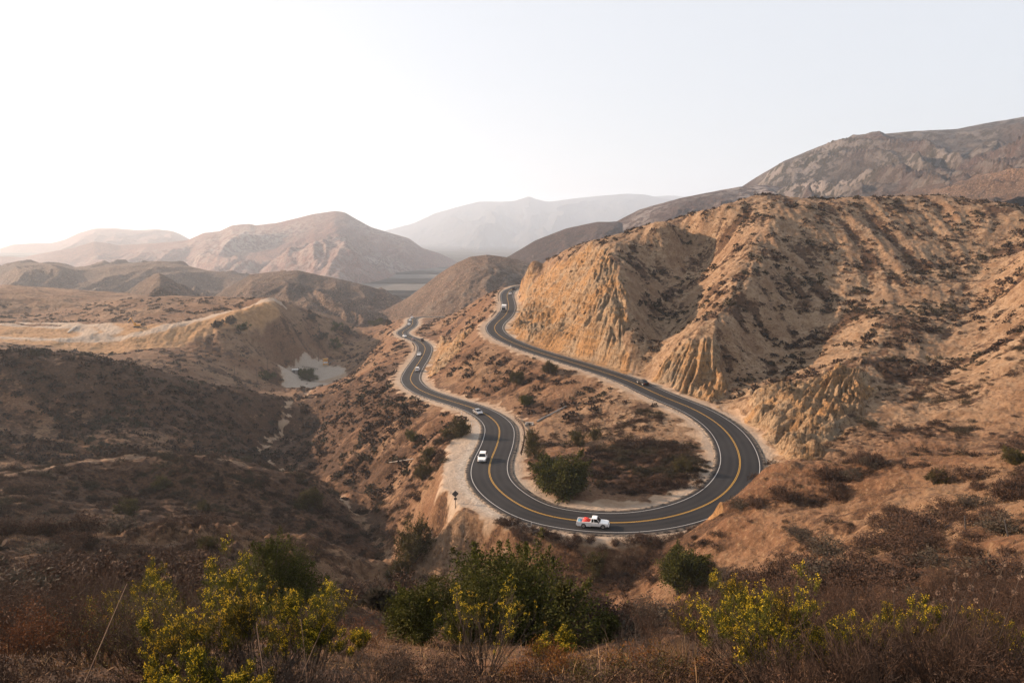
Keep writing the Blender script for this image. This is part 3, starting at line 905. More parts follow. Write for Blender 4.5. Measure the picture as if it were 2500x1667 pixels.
def leaf_mat(name, c1, c2, c3, rough=0.7, trans=0.25, sc=1.0):
    s = NT(name)
    g = s.n('ShaderNodeNewGeometry')
    rnd = g.outputs['Random Per Island']
    n = s.noise(s.pos(), 1.3 * sc, 3)
    c = s.mix(s.ss(rnd, 0.1, 0.9), c1, c2)
    c = s.mix(s.ss(n, 0.48, 0.62), c, c3)
    s.out(c, rough)
    tr = s.n('ShaderNodeBsdfTranslucent'); s.set(tr.inputs[0], c)
    mx = s.n('ShaderNodeMixShader'); mx.inputs[0].default_value = trans
    s.t.links.new(s.b.outputs[0], mx.inputs[1]); s.t.links.new(tr.outputs[0], mx.inputs[2])
    s.t.links.new(mx.outputs[0], s.t.nodes['Material Output'].inputs['Surface'])
    return s.m

M_TWIG = leaf_mat('dry_twigs', (0.040, 0.026, 0.020), (0.085, 0.054, 0.039), (0.034, 0.024, 0.020), 0.85, 0.0)
M_TWIG_GREY = leaf_mat('grey_twigs', (0.055, 0.040, 0.033), (0.13, 0.10, 0.08), (0.04, 0.032, 0.027), 0.85, 0.0)
M_DRYLEAF = leaf_mat('dry_foliage', (0.036, 0.021, 0.015), (0.080, 0.044, 0.027), (0.046, 0.031, 0.024), 0.85, 0.1)
M_SAGE = leaf_mat('sage_foliage', (0.040, 0.036, 0.026), (0.080, 0.064, 0.045), (0.055, 0.042, 0.034), 0.85, 0.1)
M_RUST = leaf_mat('rusty_foliage', (0.085, 0.030, 0.012), (0.15, 0.058, 0.020), (0.05, 0.026, 0.015), 0.8, 0.15)
M_GREEN = leaf_mat('dark_green_leaves', (0.026, 0.030, 0.005), (0.074, 0.076, 0.011), (0.042, 0.040, 0.009), 0.85, 0.2)
M_OLIVE = leaf_mat('olive_leaves', (0.036, 0.034, 0.010), (0.080, 0.066, 0.018), (0.048, 0.034, 0.016), 0.85, 0.2)
M_BRUSHLEAF = leaf_mat('rabbitbrush_leaves', (0.038, 0.045, 0.008), (0.105, 0.10, 0.013), (0.055, 0.048, 0.010), 0.8, 0.25)
M_FLOWER = leaf_mat('yellow_flowers', (0.46, 0.33, 0.016), (0.58, 0.42, 0.026), (0.36, 0.23, 0.014), 0.6, 0.3)
M_ORANGE = leaf_mat('orange_leaves', (0.12, 0.038, 0.011), (0.18, 0.085, 0.015), (0.06, 0.055, 0.015), 0.6, 0.3)
M_GRASS = leaf_mat('dry_grass_blades', (0.15, 0.088, 0.04), (0.28, 0.185, 0.10), (0.13, 0.07, 0.035), 0.8, 0.2, 0.4)
M_SEED = leaf_mat('seed_heads', (0.15, 0.10, 0.075), (0.25, 0.18, 0.13), (0.12, 0.08, 0.06), 0.8, 0.0)
M_BARK = leaf_mat('bark', (0.07, 0.05, 0.04), (0.12, 0.09, 0.07), (0.05, 0.04, 0.03), 0.9, 0.0)

def hit(u, v, ymin=3.0):
    """where the sight line through (u, v) of the 2352-wide view meets the terrain"""
    d = ray(u * K, v * K); d = d / d[1]
    ys = np.exp(np.linspace(math.log(ymin), math.log(700), 1400))
    z = terrain(d[0] * ys, ys, detail=False)
    below = d[2] * ys < z
    i = int(np.argmax(below)) if below.any() else 600
    y = ys[max(i, 1)]
    ys = np.linspace(y * 0.9, y * 1.03, 160)
    z = terrain(d[0] * ys, ys)
    below = d[2] * ys < z
    i = int(np.argmax(below)) if below.any() else 120
    y = ys[i]
    return np.array([d[0] * y, y, float(z[i])])

def ground_at(x, y):
    return float(terrain(np.array([x]), np.array([y]))[0])

# --- fuzzy dry shrubs: a ball of twigs with small dead leaves
def dry_shrub_mesh(name, seed, mats, dense=1.0, flat=0.75):
    rng = np.random.RandomState(seed)
    (V1, F1), tips, td = grow(rng, int(34 * dense), 0.62, 1.25, levels=2, kids=3, bend=0.16, up=0.1, r=0.011, k=4, base_r=0.16, shrink=0.6)
    tp = np.vstack(tips[1:]); tdd = np.vstack(td[1:])
    m = 4
    b = np.repeat(tp, m, 0) + rng.normal(size=(len(tp) * m, 3)) * 0.055
    dd = np.repeat(tdd, m, 0) + rng.normal(size=(len(tp) * m, 3)) * 0.8
    V2, F2 = blades(b, dd, 0.075 + 0.06 * rng.rand(len(b)), 0.032, 0.1, rng)
    V1[:, 2] *= flat; V2[:, 2] *= flat
    # lopsided
    sq = 1 + 0.25 * rng.normal(); 
    for V in (V1, V2): V[:, 0] *= np.clip(sq, 0.75, 1.4)
    V, Fq = merge((V1, F1), (V2, F2))
    return np_mesh(name, V, Fq, mats, smooth_shade=False, mat_idx=np.r_[np.zeros(len(F1)), np.ones(len(F2))])

DRY = [dry_shrub_mesh('dry_shrub', 100 + i, [M_TWIG, M_DRYLEAF], 1.0 + 0.2 * (i % 3), 0.7 + 0.1 * (i % 3)) for i in range(5)]
SAGE = [dry_shrub_mesh('sage_shrub', 200 + i, [M_TWIG, M_SAGE], 1.2, 0.7) for i in range(3)]

# --- scatter of shrubs over the slopes
def scatter(n, rng):
    t = -1.15 + 2.25 * rng.rand(n)
    y = np.sqrt(rng.rand(n)) * 560 + 2
    # thin the far ground, keep the near ground
    keepp = np.clip(230 / (y + 60), 0.28, 1)
    k = rng.rand(n) < keepp
    t, y = t[k], y[k]
    return t * (y + 4), y
_rng = np.random.RandomState(5)
sx, sy = scatter(150000, _rng)
_a = _rng.rand(420) * 6.28; _r = np.sqrt(_rng.rand(420))
sx = np.r_[sx, 27 + 13 * _r * np.cos(_a)]; sy = np.r_[sy, 135 + 15 * _r * np.sin(_a)]
sz, sM, sM2 = terrain(sx, sy, True, True)
sd_ = bilin(RD_G, sx, sy)
cl = fbm(sx / 16, sy / 16, 3, 81)
pr = np.clip(0.20 + 0.75 * cl + 0.75 * (sM[:, 2] - 0.35), 0.02, 1) * (1 - 0.93 * smooth(0.2, 0.6, sM[:, 0])) * (1 - 0.97 * smooth(0.25, 0.6, sM[:, 1])) * (sd_ > 7.0)
pr *= np.where((sy < 120), 0.9, 0.85) * np.where((sx < -12) & (sy < 260), 1.9, 1.0)
pr *= np.where((sx > 20) & (sy > 130), 2.0, 1.0) * np.where((sx > 4) & (sy < 95), 1.5, 1.0)
pr = np.clip(pr, 0, 1) * np.where(sy < 40, 0.55, 1.0)
_isl = np.hypot((sx - 27) / 15, (sy - 135) / 17)
pr = np.maximum(pr, 1.0 * smooth(1.05, 0.8, _isl))
k = (_rng.rand(len(sx)) < pr) & (np.hypot(sx, sy) > 24) & ~((sy < 32) & (np.abs(sx / (sy + 1) + 0.05) < 0.17)) & ~((sy < 26) & (sx / (sy + 1) < -0.16) & (sx / (sy + 1) > -0.40))
sx, sy, sz, sB = sx[k], sy[k], sz[k], sM[k, 2]
ssz = (0.5 + 1.7 * _rng.rand(len(sx)) ** 3 + 0.35 * np.clip(fbm(sx / 20, sy / 20, 2, 91), 0, 1)) * np.where(sy > 150, np.where(sx > 20, 1.0, 1.2), 1.0)
# is it on screen and in sight?
fwd = sy * math.cos(PITCH) - sz * math.sin(PITCH)
su = CX + FPX * sx / fwd
sv = CY - FPX * (sz * math.cos(PITCH) + sy * math.sin(PITCH)) / fwd
vis = (su > -20) & (su < 2520) & (sv < 1700)
f = np.linspace(0.12, 0.97, 36)
hidden = np.zeros(len(sx), bool)
for q in f:
    zb = bicubic(BASE, sx * q, sy * q)
    hidden |= zb > (sz + 0.8 * ssz) * q + 0.15 * (1 - q)
vis &= ~hidden
size = np.where(vis, ssz / (fwd + 1), 0)
order = np.argsort(-size)
indiv = order[:322]
rest = order[322:]
rest = rest[sy[rest] > 34]

REGIONS = [
    ('dry brown shrub on the near slope below and right of the hairpin', 'dry shrubs on the near slope right of the hairpin', lambda x, y: (x > 2) & (y < 112)),
    ('dry shrub on the shadowed slope left of the stream gully', 'dry shrubs on the dark slope left of the stream gully', lambda x, y: (x <= 2) & (y < 112)),
    ('dry shrub on the ground between the two legs of the road', 'dry shrubs between the two legs of the road', lambda x, y: (x > -10) & (y < 178) & (np.hypot((x - 22) / 34, (y - 155) / 50) < 1)),
    ('dark shrub dotting the big tan hillside above the upper road', 'shrubs on the big tan hillside', lambda x, y: (x > 30)),
    ('dry shrub on the slopes beyond the stream gully', 'dry shrubs beyond the stream gully', lambda x, y: x < 1e9),
]
def place(me, name, loc, s, rz, label, cat, group=None):
    o = bpy.data.objects.new(name, me)
    o.location = loc; o.scale = (s, s, s); o.rotation_euler = (0, 0, rz)
    link(o)
    return tag(o, label, cat, group)

for j, i in enumerate(indiv):
    for lab, grp, fn in REGIONS:
        if fn(sx[i], sy[i]): break
    sage = (j % 6 == 0)
    me = SAGE[j % 3] if sage else DRY[j % 5]
    lab2 = lab.replace('dry brown', 'greyish').replace('dry shrub', 'dark sage shrub').replace('dark shrub', 'dark sage shrub') if sage else lab
    place(me, 'sage_shrub' if sage else 'dry_shrub', (sx[i], sy[i], sz[i] - 0.05), ssz[i] * 1.25, _rng.rand() * 6.28, lab2, 'shrub', ('sage ' if sage else '') + grp)

# shrubs that stand along the outer road edge below the pickup
_e = [i for i in range(NR) if ROAD[i, 1] < 119 and 3 < ROAD[i, 0] < 38]
for j in range(44):
    i = _e[int(len(_e) * (j + 0.3 + 0.4 * _rng.rand()) / 44)]
    o_ = -(HALF[i] + 1.5 + 1.9 * _rng.rand())
    x, y = ROAD[i, 0] + RN[i, 0] * o_, ROAD[i, 1] + RN[i, 1] * o_
    near_truck = abs(x - 14.5) < 3.2
    place(DRY[j % 5], 'dry_shrub', (x, y, ground_at(x, y) - 0.05), (0.75 if near_truck else 1.25) + 0.75 * _rng.rand(), _rng.rand() * 6.28, 'fuzzy dry shrub in the row along the outer road edge below the pickup', 'shrub', 'dry shrubs along the outer road edge')

# the countless rest: one sheet of low-count clumps
def scrub_template(rng, n=34):
    d = unit(rng.normal(size=(n, 3)) + np.array([0, 0, 0.25])); d[:, 2] = np.abs(d[:, 2])
    rad = 0.30 + 0.30 * rng.rand(n)
    b = d * rad[:, None] * np.array([1, 1, 0.75])
    return blades(b - d * 0.1, d + rng.normal(size=(n, 3)) * 0.9, 0.30 + 0.18 * rng.rand(n), 0.20 + 0.1 * rng.rand(n), 0.1, rng)
tmpl = [scrub_template(_rng)[0] for _ in range(8)]
def fine_template(rng, n=260):
    d = unit(rng.normal(size=(n, 3)) + np.array([0, 0, 0.3])); d[:, 2] = np.abs(d[:, 2])
    b = d * (0.15 + 0.42 * rng.rand(n))[:, None] * np.array([1, 1, 0.75])
    return blades(b, d + rng.normal(size=(n, 3)) * 0.6, 0.20 + 0.16 * rng.rand(n), 0.032, 0.1, rng)
tmpl += [fine_template(_rng)[0] for _ in range(6)]
Vs = []
near_ = rest[(sy[rest] < 175) & vis[rest]]
far_ = rest[~((sy[rest] < 175) & vis[rest])]
for q in range(14):
    ii = far_[q::8] if q < 8 else near_[q - 8::6]
    a = _rng.rand(len(ii)) * 6.28
    s = ssz[ii] * 1.15
    ca, sa = np.cos(a) * s, np.sin(a) * s
    T = tmpl[q]
    X = T[None, :, 0] * ca[:, None] - T[None, :, 1] * sa[:, None] + sx[ii, None]
    Y = T[None, :, 0] * sa[:, None] + T[None, :, 1] * ca[:, None] + sy[ii, None]
    Z = T[None, :, 2] * s[:, None] * 0.95 + sz[ii, None] - 0.04
    Vs.append(np.stack([X, Y, Z], -1).reshape(-1, 3))
print('scrub', len(near_), len(far_))
Vs = np.vstack(Vs)
M_SCRUB = leaf_mat('scrub_foliage', (0.019, 0.0135, 0.011), (0.060, 0.035, 0.023), (0.040, 0.033, 0.019), 0.9, 0.05, 0.08)
o = np_obj('scrub', Vs, np.arange(len(Vs)).reshape(-1, 4), [M_SCRUB], smooth_shade=False)
tag(o, 'low dark scrub dotted thickly over the canyon slopes', 'scrub', kind='stuff')

# --- dry grass
def grass(n, ymax, name, lab, hmin, hmax, wd, thr, seed):
    rng = np.random.RandomState(seed)
    y = ymax * rng.rand(n) ** 0.7 + 2
    x = (-1.1 + 2.15 * rng.rand(n)) * (y + 3)
    keep = (fbm(x / 3, y / 3, 3, seed + 1) > thr - 0.5 * rng.rand(n)) & (bilin(RD_G, x, y) > 7.2) & (np.hypot(x, y) > 3.5)
    x, y = x[keep], y[keep]
    z, Mk, _ = terrain(x, y, True, True)
    keep = (Mk[:, 1] < 0.45) & (Mk[:, 0] < 0.5)
    x, y, z = x[keep], y[keep], z[keep]
    n = len(x)
    b = np.stack([x, y, z - 0.02], 1)
    d = rng.normal(size=(n, 3)) * 0.55; d[:, 2] = 1.0
    sc = 1 + y / 40
    V, Fq = blades(b, d, (hmin + (hmax - hmin) * rng.rand(n) ** 2) , wd * sc, 0.25, rng)
    o = np_obj(name, V, Fq, [M_GRASS], smooth_shade=False)
    return tag(o, lab, 'grass', kind='stuff')
grass(330000, 110, 'dry_grass', 'short dry straw coloured grass over the near slopes', 0.10, 0.45, 0.012, 0.0, 31)
# ------------------------------------------------------------------ individual plants
def part(name, vf, mats, parent, mat_idx=None, smooth_shade=False):
    V, Fq = vf
    return np_obj(name, V, Fq, mats, parent, smooth_shade=smooth_shade, mat_idx=mat_idx)

def leafy_bush(name, loc, width, height, label, cat, seed, mat, leaf=0.16, n=5200, group=None, trunk=False, gaps=0.5):
    """dense evergreen: stems, then leaf clumps spread unevenly through an irregular crown"""
    rng = np.random.RandomState(seed)
    root = empty(name, loc, rng.rand() * 6.28)
    tag(root, label, cat, group)
    hw = width * 0.62
    lobes = 9 + int(rng.rand() * 4)
    c = np.stack([rng.normal(size=lobes) * 0.42, rng.normal(size=lobes) * 0.42, 0.32 + 0.42 * rng.rand(lobes)], 1)
    c[0] = (0, 0, 0.5); c[:, :2] = np.clip(c[:, :2], -0.62, 0.62)
    c[:, 2] -= 0.25 * np.hypot(c[:, 0], c[:, 1])
    rad = 0.26 + 0.16 * rng.rand(lobes)
    # clumps on the lobes' shells
    nc = max(60, n // 34)
    li = rng.randint(0, lobes, nc)
    d = unit(rng.normal(size=(nc, 3)) + np.array([0, 0, 0.35]))
    cc = c[li] + d * (rad[li] * (0.45 + 0.60 * rng.rand(nc) + 0.35 * rng.rand(nc) ** 4))[:, None]
    cc = cc[noise(cc[:, 0] * 3.1 + seed, cc[:, 1] * 3.1 + cc[:, 2] * 2.3, 13) > -0.28]
    cc = cc[cc[:, 2] > 0.03]
    sc = np.array([hw, hw, height])
    cc = cc * sc
    m = n // len(cc)
    b = np.repeat(cc, m, 0) + rng.normal(size=(len(cc) * m, 3)) * 0.085 * np.array([hw, hw, height * 0.6]) * (0.6 + 0.9 * np.repeat(rng.rand(len(cc)), m))[:, None]
    # ragged leader shoots that break the outline
    ns = 34
    s0 = cc[rng.randint(0, len(cc), ns * 3)]
    s0 = s0[np.argsort(-(s0[:, 2] / height + np.hypot(s0[:, 0], s0[:, 1]) / hw * 0.6))[:ns]]
    sdv = unit(s0 / sc + np.array([0, 0, 0.5]) + rng.normal(size=s0.shape) * 0.3)
    sl = (0.10 + 0.20 * rng.rand(len(s0)))[:, None] * height
    q = max(12, n // 260)
    fq = rng.rand(len(s0), q, 1)
    b2 = s0[:, None] + sdv[:, None] * sl[:, None] * fq + rng.normal(size=(len(s0), q, 3)) * 0.035 * hw * (1.2 - fq)
    b = np.vstack([b, b2.reshape(-1, 3)])
    out = unit(b - np.array([0, 0, height * 0.35]))
    dd = out + rng.normal(size=b.shape) * 0.9 + np.array([0, 0, 0.2])
    b[:, 2] = np.maximum(b[:, 2], 0.04)
    lf = blades(b, dd, leaf * (0.7 + 0.7 * rng.rand(len(b))), leaf * 0.5, 0.15, rng)
    # limbs to a sample of clumps
    k = cc[rng.permutation(len(cc))[:46]]
    base = rng.normal(size=(len(k), 3)) * 0.05 * hw; base[:, 2] = -0.15
    f = np.linspace(0, 1, 6)[None, :, None]
    mid = (base + k) / 2 + rng.normal(size=k.shape) * 0.08 * hw; mid[:, 2] += 0.12 * height
    paths = (1 - f) ** 2 * base[:, None] + 2 * f * (1 - f) * mid[:, None] + f ** 2 * k[:, None]
    part('crown', lf, [mat], root)
    part('trunk' if trunk else 'stems', tubes(paths, 0.035 * hw ** 0.7, 0.008 * hw ** 0.7, 4), [M_BARK], root)
    return root

def at_px(u, v, dz=-0.05):
    p = hit(u, v)
    return (p[0], p[1], p[2] + dz), p[1]

def metres(px, y):            # width in metres of px pixels of the 2352-wide view y metres out
    return px * K * y / FPX

# (base u, base v, width px, height px, material, label, name, category)
GREENS = [
    (1295, 1130, 122, 84, M_GREEN, 'largest rounded green bush, inside the hairpin bend by the lower road', 'green_bush'),
    (1232, 1055, 42, 46, M_OLIVE, 'olive brown bush just behind the large green bush in the hairpin', 'olive_bush'),
    (1225, 1022, 34, 34, M_OLIVE, 'small olive bush beside the concrete headwall', 'olive_bush'),
    (1327, 1018, 40, 28, M_OLIVE, 'left of two small olive bushes on the slope inside the hairpin', 'olive_bush'),
    (1367, 1010, 32, 26, M_OLIVE, 'right of two small olive bushes on the slope inside the hairpin', 'olive_bush'),
    (1265, 858, 36, 24, M_OLIVE, 'yellowish green bush midway along the slope under the upper road', 'olive_bush'),
    (1190, 880, 34, 24, M_OLIVE, 'small olive bush left of the yellowish green one under the upper road', 'olive_bush'),
    (1207, 932, 34, 22, M_GREEN, 'dark green bush on the bank above the wooden post guardrail', 'green_bush'),
    (1570, 1085, 40, 40, M_OLIVE, 'olive bush at the right end of the brush inside the hairpin', 'olive_bush'),
    (1058, 1003, 48, 40, M_OLIVE, 'olive bush at the top corner of the gravel turnout', 'olive_bush'),
    (980, 1062, 36, 36, M_OLIVE, 'upper of two olive bushes on the slope left of the turnout', 'olive_bush'),
    (972, 1102, 44, 38, M_OLIVE, 'lower of two olive bushes on the slope left of the turnout', 'olive_bush'),
    (945, 1012, 30, 26, M_GREEN, 'small dark bush on the fill slope below the lower road', 'green_bush'),
    (1025, 1008, 30, 24, M_OLIVE, 'small olive bush just left of the turnout corner bush', 'olive_bush'),
    (950, 1290, 80, 95, M_OLIVE, 'tall olive bush beside the washed out gully', 'olive_bush'),
    (920, 1335, 60, 50, M_OLIVE, 'low olive bush below the tall one beside the gully', 'olive_bush'),
    (1368, 1316, 52, 48, M_OLIVE, 'small olive bush on the bank below the white pickup truck', 'olive_bush'),
    (1560, 1360, 118, 92, M_GREEN, 'dark green bush alone on the tan slope right of the foreground trees', 'green_bush'),
    (2146, 1112, 50, 32, M_OLIVE, 'yellow green bush alone on the tan slope near the right edge', 'olive_bush'),
    (2330, 1060, 60, 26, M_OLIVE, 'olive bush by the right edge of the near crest', 'olive_bush'),
    (711, 873, 42, 26, M_GREEN, 'round green tree beside the pale gravel yard in the canyon', 'green_tree'),
    (1215, 1488, 360, 215, M_GREEN, 'biggest dark green bush in the centre foreground', 'green_bush'),
    (1085, 1478, 190, 150, M_GREEN, 'dark brownish green bush between the two foreground green bushes', 'green_bush'),
    (968, 1478, 190, 142, M_GREEN, 'rounded green bush left of the biggest foreground one', 'green_bush'),
    (630, 1395, 230, 140, M_GREEN, 'broad dark green bush behind the yellow flowering plant at left', 'green_bush'),
    (520, 1400, 90, 70, M_GREEN, 'small dark green bush left of the broad one at left', 'green_bush'),
    (1385, 1475, 70, 70, M_GREEN, 'small dark bush at the right foot of the biggest foreground bush', 'green_bush'),
    (370, 1120, 42, 26, M_OLIVE, 'olive bush on the crest of the dark second hill', 'olive_bush'),
    (300, 1180, 52, 34, M_OLIVE, 'olive bush halfway down the dark second hill', 'olive_bush'),
    (705, 1170, 60, 44, M_OLIVE, 'brownish bush near the right foot of the dark second hill', 'olive_bush'),
    (480, 1260, 46, 30, M_OLIVE, 'olive bush on the eroded near spur at left', 'olive_bush'),
    (460, 1175, 40, 24, M_OLIVE, 'small olive bush on the middle of the dark second hill', 'olive_bush'),
]
for j, (u, v, wpx, hpx, mat, lab, nm) in enumerate(GREENS):
    loc, y = at_px(u, v)
    W = metres(wpx, y); H = metres(hpx, y) * 1.12
    nn = int(np.clip(3600 + 110 * wpx, 2500, 36000))
    leafy_bush(nm, loc, W, H, lab, 'tree' if nm == 'green_tree' else 'bush', 300 + j, mat, leaf=max(0.07, 0.045 * W) if wpx < 125 else max(0.075, 0.022 * W), n=nn)

# trees along the canyon bottom
for j, (u, v, wpx, hpx) in enumerate([(770, 760, 30, 18), (800, 768, 34, 20), (835, 752, 28, 18), (862, 748, 26, 16), (890, 748, 22, 14), (740, 780, 30, 18), (768, 800, 34, 22), (720, 735, 24, 14), (880, 735, 24, 14), (610, 872, 36, 18), (500, 752, 26, 14), (530, 745, 30, 16), (560, 758, 26, 14), (845, 735, 26, 16), (900, 738, 18, 12), (690, 862, 10, 12)]):
    loc, y = at_px(u, v)
    leafy_bush('canyon_tree', loc, metres(wpx, y), metres(hpx, y) * 1.1, 'dark bushy tree low in the far canyon beyond the first dark hill', 'tree', 400 + j, M_SAGE if j % 3 else M_GREEN, leaf=0.75, n=1100, group='dark trees along the far canyon bottom', trunk=True)

# ------- foreground flowering brush
def rabbitbrush(loc, height, label, seed, stems=26, lean=(0, 0), spread=0.75, tufts=1.0, flower=1.0, sprays=22, group=None, cat='flowering shrub'):
    rng = np.random.RandomState(seed)
    height *= 0.66
    root = empty('rabbitbrush', loc); tag(root, label, cat, group)
    wood, tips, td = grow(rng, stems, height, spread, 2, 5, 0.10, 0.22, 0.0085 * height ** 0.5, 6, lean, 0.10, 0.42)
    part('stems', wood, [M_TWIG_GREY], root)
    # leafy upright sprays in tight bunches at the outer tips
    c0 = np.vstack([tips[0], tips[1]]); d0 = np.vstack([td[0], td[1]])
    clump = noise(c0[:, 0] / height * 2.2, c0[:, 1] / height * 2.2, seed % 40) + 0.3 * rng.rand(len(c0))
    k = (c0[:, 2] > np.quantile(c0[:, 2], 0.42)) & (clump > 0.16 - 0.42 * tufts)
    c0, d0 = c0[k], d0[k]
    k = rng.permutation(len(c0))[:int((64 * tufts + 14) * (26 / sprays) ** 0.8)]
    c0, d0 = c0[k], d0[k]
    m = sprays
    sb = np.repeat(c0, m, 0) + rng.normal(size=(len(c0) * m, 3)) * 0.034 * (0.4 + height * 0.6) * np.array([1, 1, 0.8])
    sdir = unit(np.repeat(d0, m, 0) * 0.5 + rng.normal(size=sb.shape) * 0.22 + np.array([0, 0, 1.0]))
    sl_ = (0.4 + height * 0.6) * (0.07 + 0.08 * rng.rand(len(sb)))
    sp = branches(sb, sdir, sl_, 3, 0.06, 0.1, rng)
    q = 7
    fr = np.tile(np.linspace(0.0, 0.95, q), len(sb))
    lb = np.repeat(sp[:, 0], q, 0) * (1 - fr[:, None]) + np.repeat(sp[:, -1], q, 0) * fr[:, None]
    ld = unit(np.repeat(sdir, q, 0) + rng.normal(size=lb.shape) * 0.4)
    leaves = blades(lb, ld, 0.028 + 0.022 * rng.rand(len(lb)), 0.007, 0.1, rng)
    part('leaves', leaves, [M_BRUSHLEAF], root)
    kk = rng.rand(len(sb)) < 0.27 * flower
    ft = sp[kk, -1]
    q = 8
    fb = np.repeat(ft, q, 0) + rng.normal(size=(len(ft) * q, 3)) * 0.010
    fl = blades(fb, rng.normal(size=fb.shape) + np.array([0, 0, 1.1]), 0.014 + 0.010 * rng.rand(len(fb)), 0.009, 0, rng)
    part('flowers', fl, [M_FLOWER], root)
    return root

def bare_shrub(loc, height, label, seed, stems=40, lean=(0, 0), spread=0.9, mat=None, leafmat=None, leafn=0, name='bare_shrub', group=None, up=0.15, r=0.007):
    rng = np.random.RandomState(seed)
    height *= 0.58
    root = empty(name, loc); tag(root, label, 'shrub', group)
    wood, tips, td = grow(rng, stems, height, spread, 2, 5, 0.14, up, r * height ** 0.5, 6, lean, 0.14, 0.5)
    part('stems', wood, [mat or M_TWIG_GREY], root)
    if leafn:
        tp = np.vstack(tips[1:]); tdr = np.vstack(td[1:])
        b = np.repeat(tp, leafn, 0) + rng.normal(size=(len(tp) * leafn, 3)) * 0.03
        lf = blades(b, np.repeat(tdr, leafn, 0) + rng.normal(size=b.shape) * 0.7, 0.022 + 0.018 * rng.rand(len(b)), 0.012, 0.1, rng)
        part('leaves', lf, [leafmat or M_DRYLEAF], root)
    return root

def ypos(u, y):                 # ground point y metres out under column u of the 2352-wide view
    x = ray(u * K, 1500 * K)
    x = x[0] / x[1] * y
    return (x, y, ground_at(x, y) - 0.04)

# yellow flowering brush: (column, metres out, height, ...)
for j, (u, y, h, kw, lab) in enumerate([
    (590, 6.4, 1.45, dict(stems=34, spread=0.75, tufts=0.75, lean=(0.05, 0)), 'yellow flowering shrub, the largest of the left foreground, bright tufts on bare stems'),
    (690, 6.8, 1.20, dict(stems=24, spread=0.7, tufts=0.7, lean=(0.2, 0)), 'yellow flowering shrub just right of the largest left foreground one'),
    (470, 6.0, 1.0, dict(stems=24, spread=0.8, tufts=0.5, lean=(-0.1, 0)), 'yellow flowering shrub just left of the largest left foreground one'),
    (420, 5.4, 0.55, dict(stems=14, spread=0.8), 'low yellow flowering clump near the bottom edge at left'),
    (575, 5.2, 0.40, dict(stems=12, spread=0.7), 'small yellow clump at the foot of the largest left flowering shrub'),
    (330, 9.5, 1.35, dict(stems=22, spread=0.9, tufts=0.5, flower=0.8), 'thin flowering shrub behind the grey twigs at far left'),
    (300, 14.0, 1.5, dict(stems=22, spread=0.9, tufts=0.6, flower=0.6), 'flowering shrub further down the slope at far left'),
    (1780, 6.6, 1.35, dict(stems=30, spread=0.8, lean=(-0.62, 0.1)), 'yellow flowering shrub leaning left on a dark stem, right foreground'),
    (1860, 6.9, 1.00, dict(stems=26, spread=0.8, lean=(-0.1, 0.1)), 'yellow flowering shrub right of the leaning one'),
    (1985, 7.0, 0.8, dict(stems=20, spread=0.8, tufts=0.4, lean=(-0.1, 0)), 'yellow green shrub among grey twigs, right foreground'),
    (2110, 7.4, 0.75, dict(stems=16, spread=0.8, tufts=0.35), 'sparse yellow green shrub among the grey twigs near the right edge'),
    (2300, 7.2, 0.7, dict(stems=16, spread=0.8, tufts=0.35, flower=0.9), 'olive shrub at the right edge among grey twigs'),
    (1110, 8.6, 1.35, dict(stems=30, spread=0.75, tufts=0.7, flower=1.5, sprays=4), 'open shrub dotted with small yellow flowers, bottom centre'),
    (1270, 9.0, 0.5, dict(stems=14, spread=0.7), 'low yellow green clump under the biggest foreground green bush'),
    (800, 9.5, 0.6, dict(stems=14, spread=0.9, tufts=0.9, flower=0.9), 'low olive clump left of the rounded foreground green bush'),
    (740, 10.5, 0.55, dict(stems=14, spread=0.9, tufts=0.9, flower=0.9), 'small olive clump beside the left flowering shrubs'),
]):
    rabbitbrush(ypos(u, y), h, lab, 500 + j, **kw)

# bare and rusty brush of the foreground
k_ = 0
def twig_row(us, y0, y1, h0, h1, lab, grp, seed, **kw):
    rng = np.random.RandomState(seed)
    for i, u in enumerate(us):
        bare_shrub(ypos(u + rng.normal() * 12, y0 + (y1 - y0) * rng.rand()), h0 + (h1 - h0) * rng.rand(), lab, seed * 10 + i, group=grp, **kw)
twig_row([210, 260, 320, 370, 430], 6.2, 8.5, 1.15, 1.45, 'tall bare twiggy shrub in the left foreground', 'bare twiggy shrubs in the left foreground', 61, stems=34, mat=M_TWIG, leafmat=M_OLIVE, leafn=1)
twig_row([30, 90, 150, 60, 10], 6.5, 12, 0.8, 1.2, 'rusty brown shrub at the bottom left corner', 'rusty shrubs at the bottom left', 62, stems=26, mat=M_TWIG, leafmat=M_RUST, leafn=3)
twig_row([560, 640, 720, 780, 850, 500], 5.4, 7.2, 0.55, 0.9, 'grey bare twigs under the left flowering shrubs', 'grey twigs under the left flowering shrubs', 63, stems=34, r=0.006)
twig_row([880, 930, 990, 1040, 1090], 6.6, 9.5, 0.45, 0.75, 'low grey twiggy shrub at the bottom centre left', 'low grey shrubs at bottom centre left', 64, stems=28, leafmat=M_DRYLEAF, leafn=1)
twig_row([1200, 1260, 1320, 1380, 1440, 1500, 1560, 1620, 1680], 6.4, 8.8, 0.35, 0.6, 'low brown shrub with small orange and green leaves at the bottom edge', 'orange leaved shrubs along the bottom edge', 65, stems=26, mat=M_TWIG, leafmat=M_ORANGE, leafn=2)
twig_row([1480, 1530, 1580, 1600, 1440, 1660], 9.5, 14, 0.9, 1.3, 'thin bare branched shrub on the slope right of the biggest green bush', 'bare branched shrubs right of the biggest green bush', 66, stems=22, r=0.006)
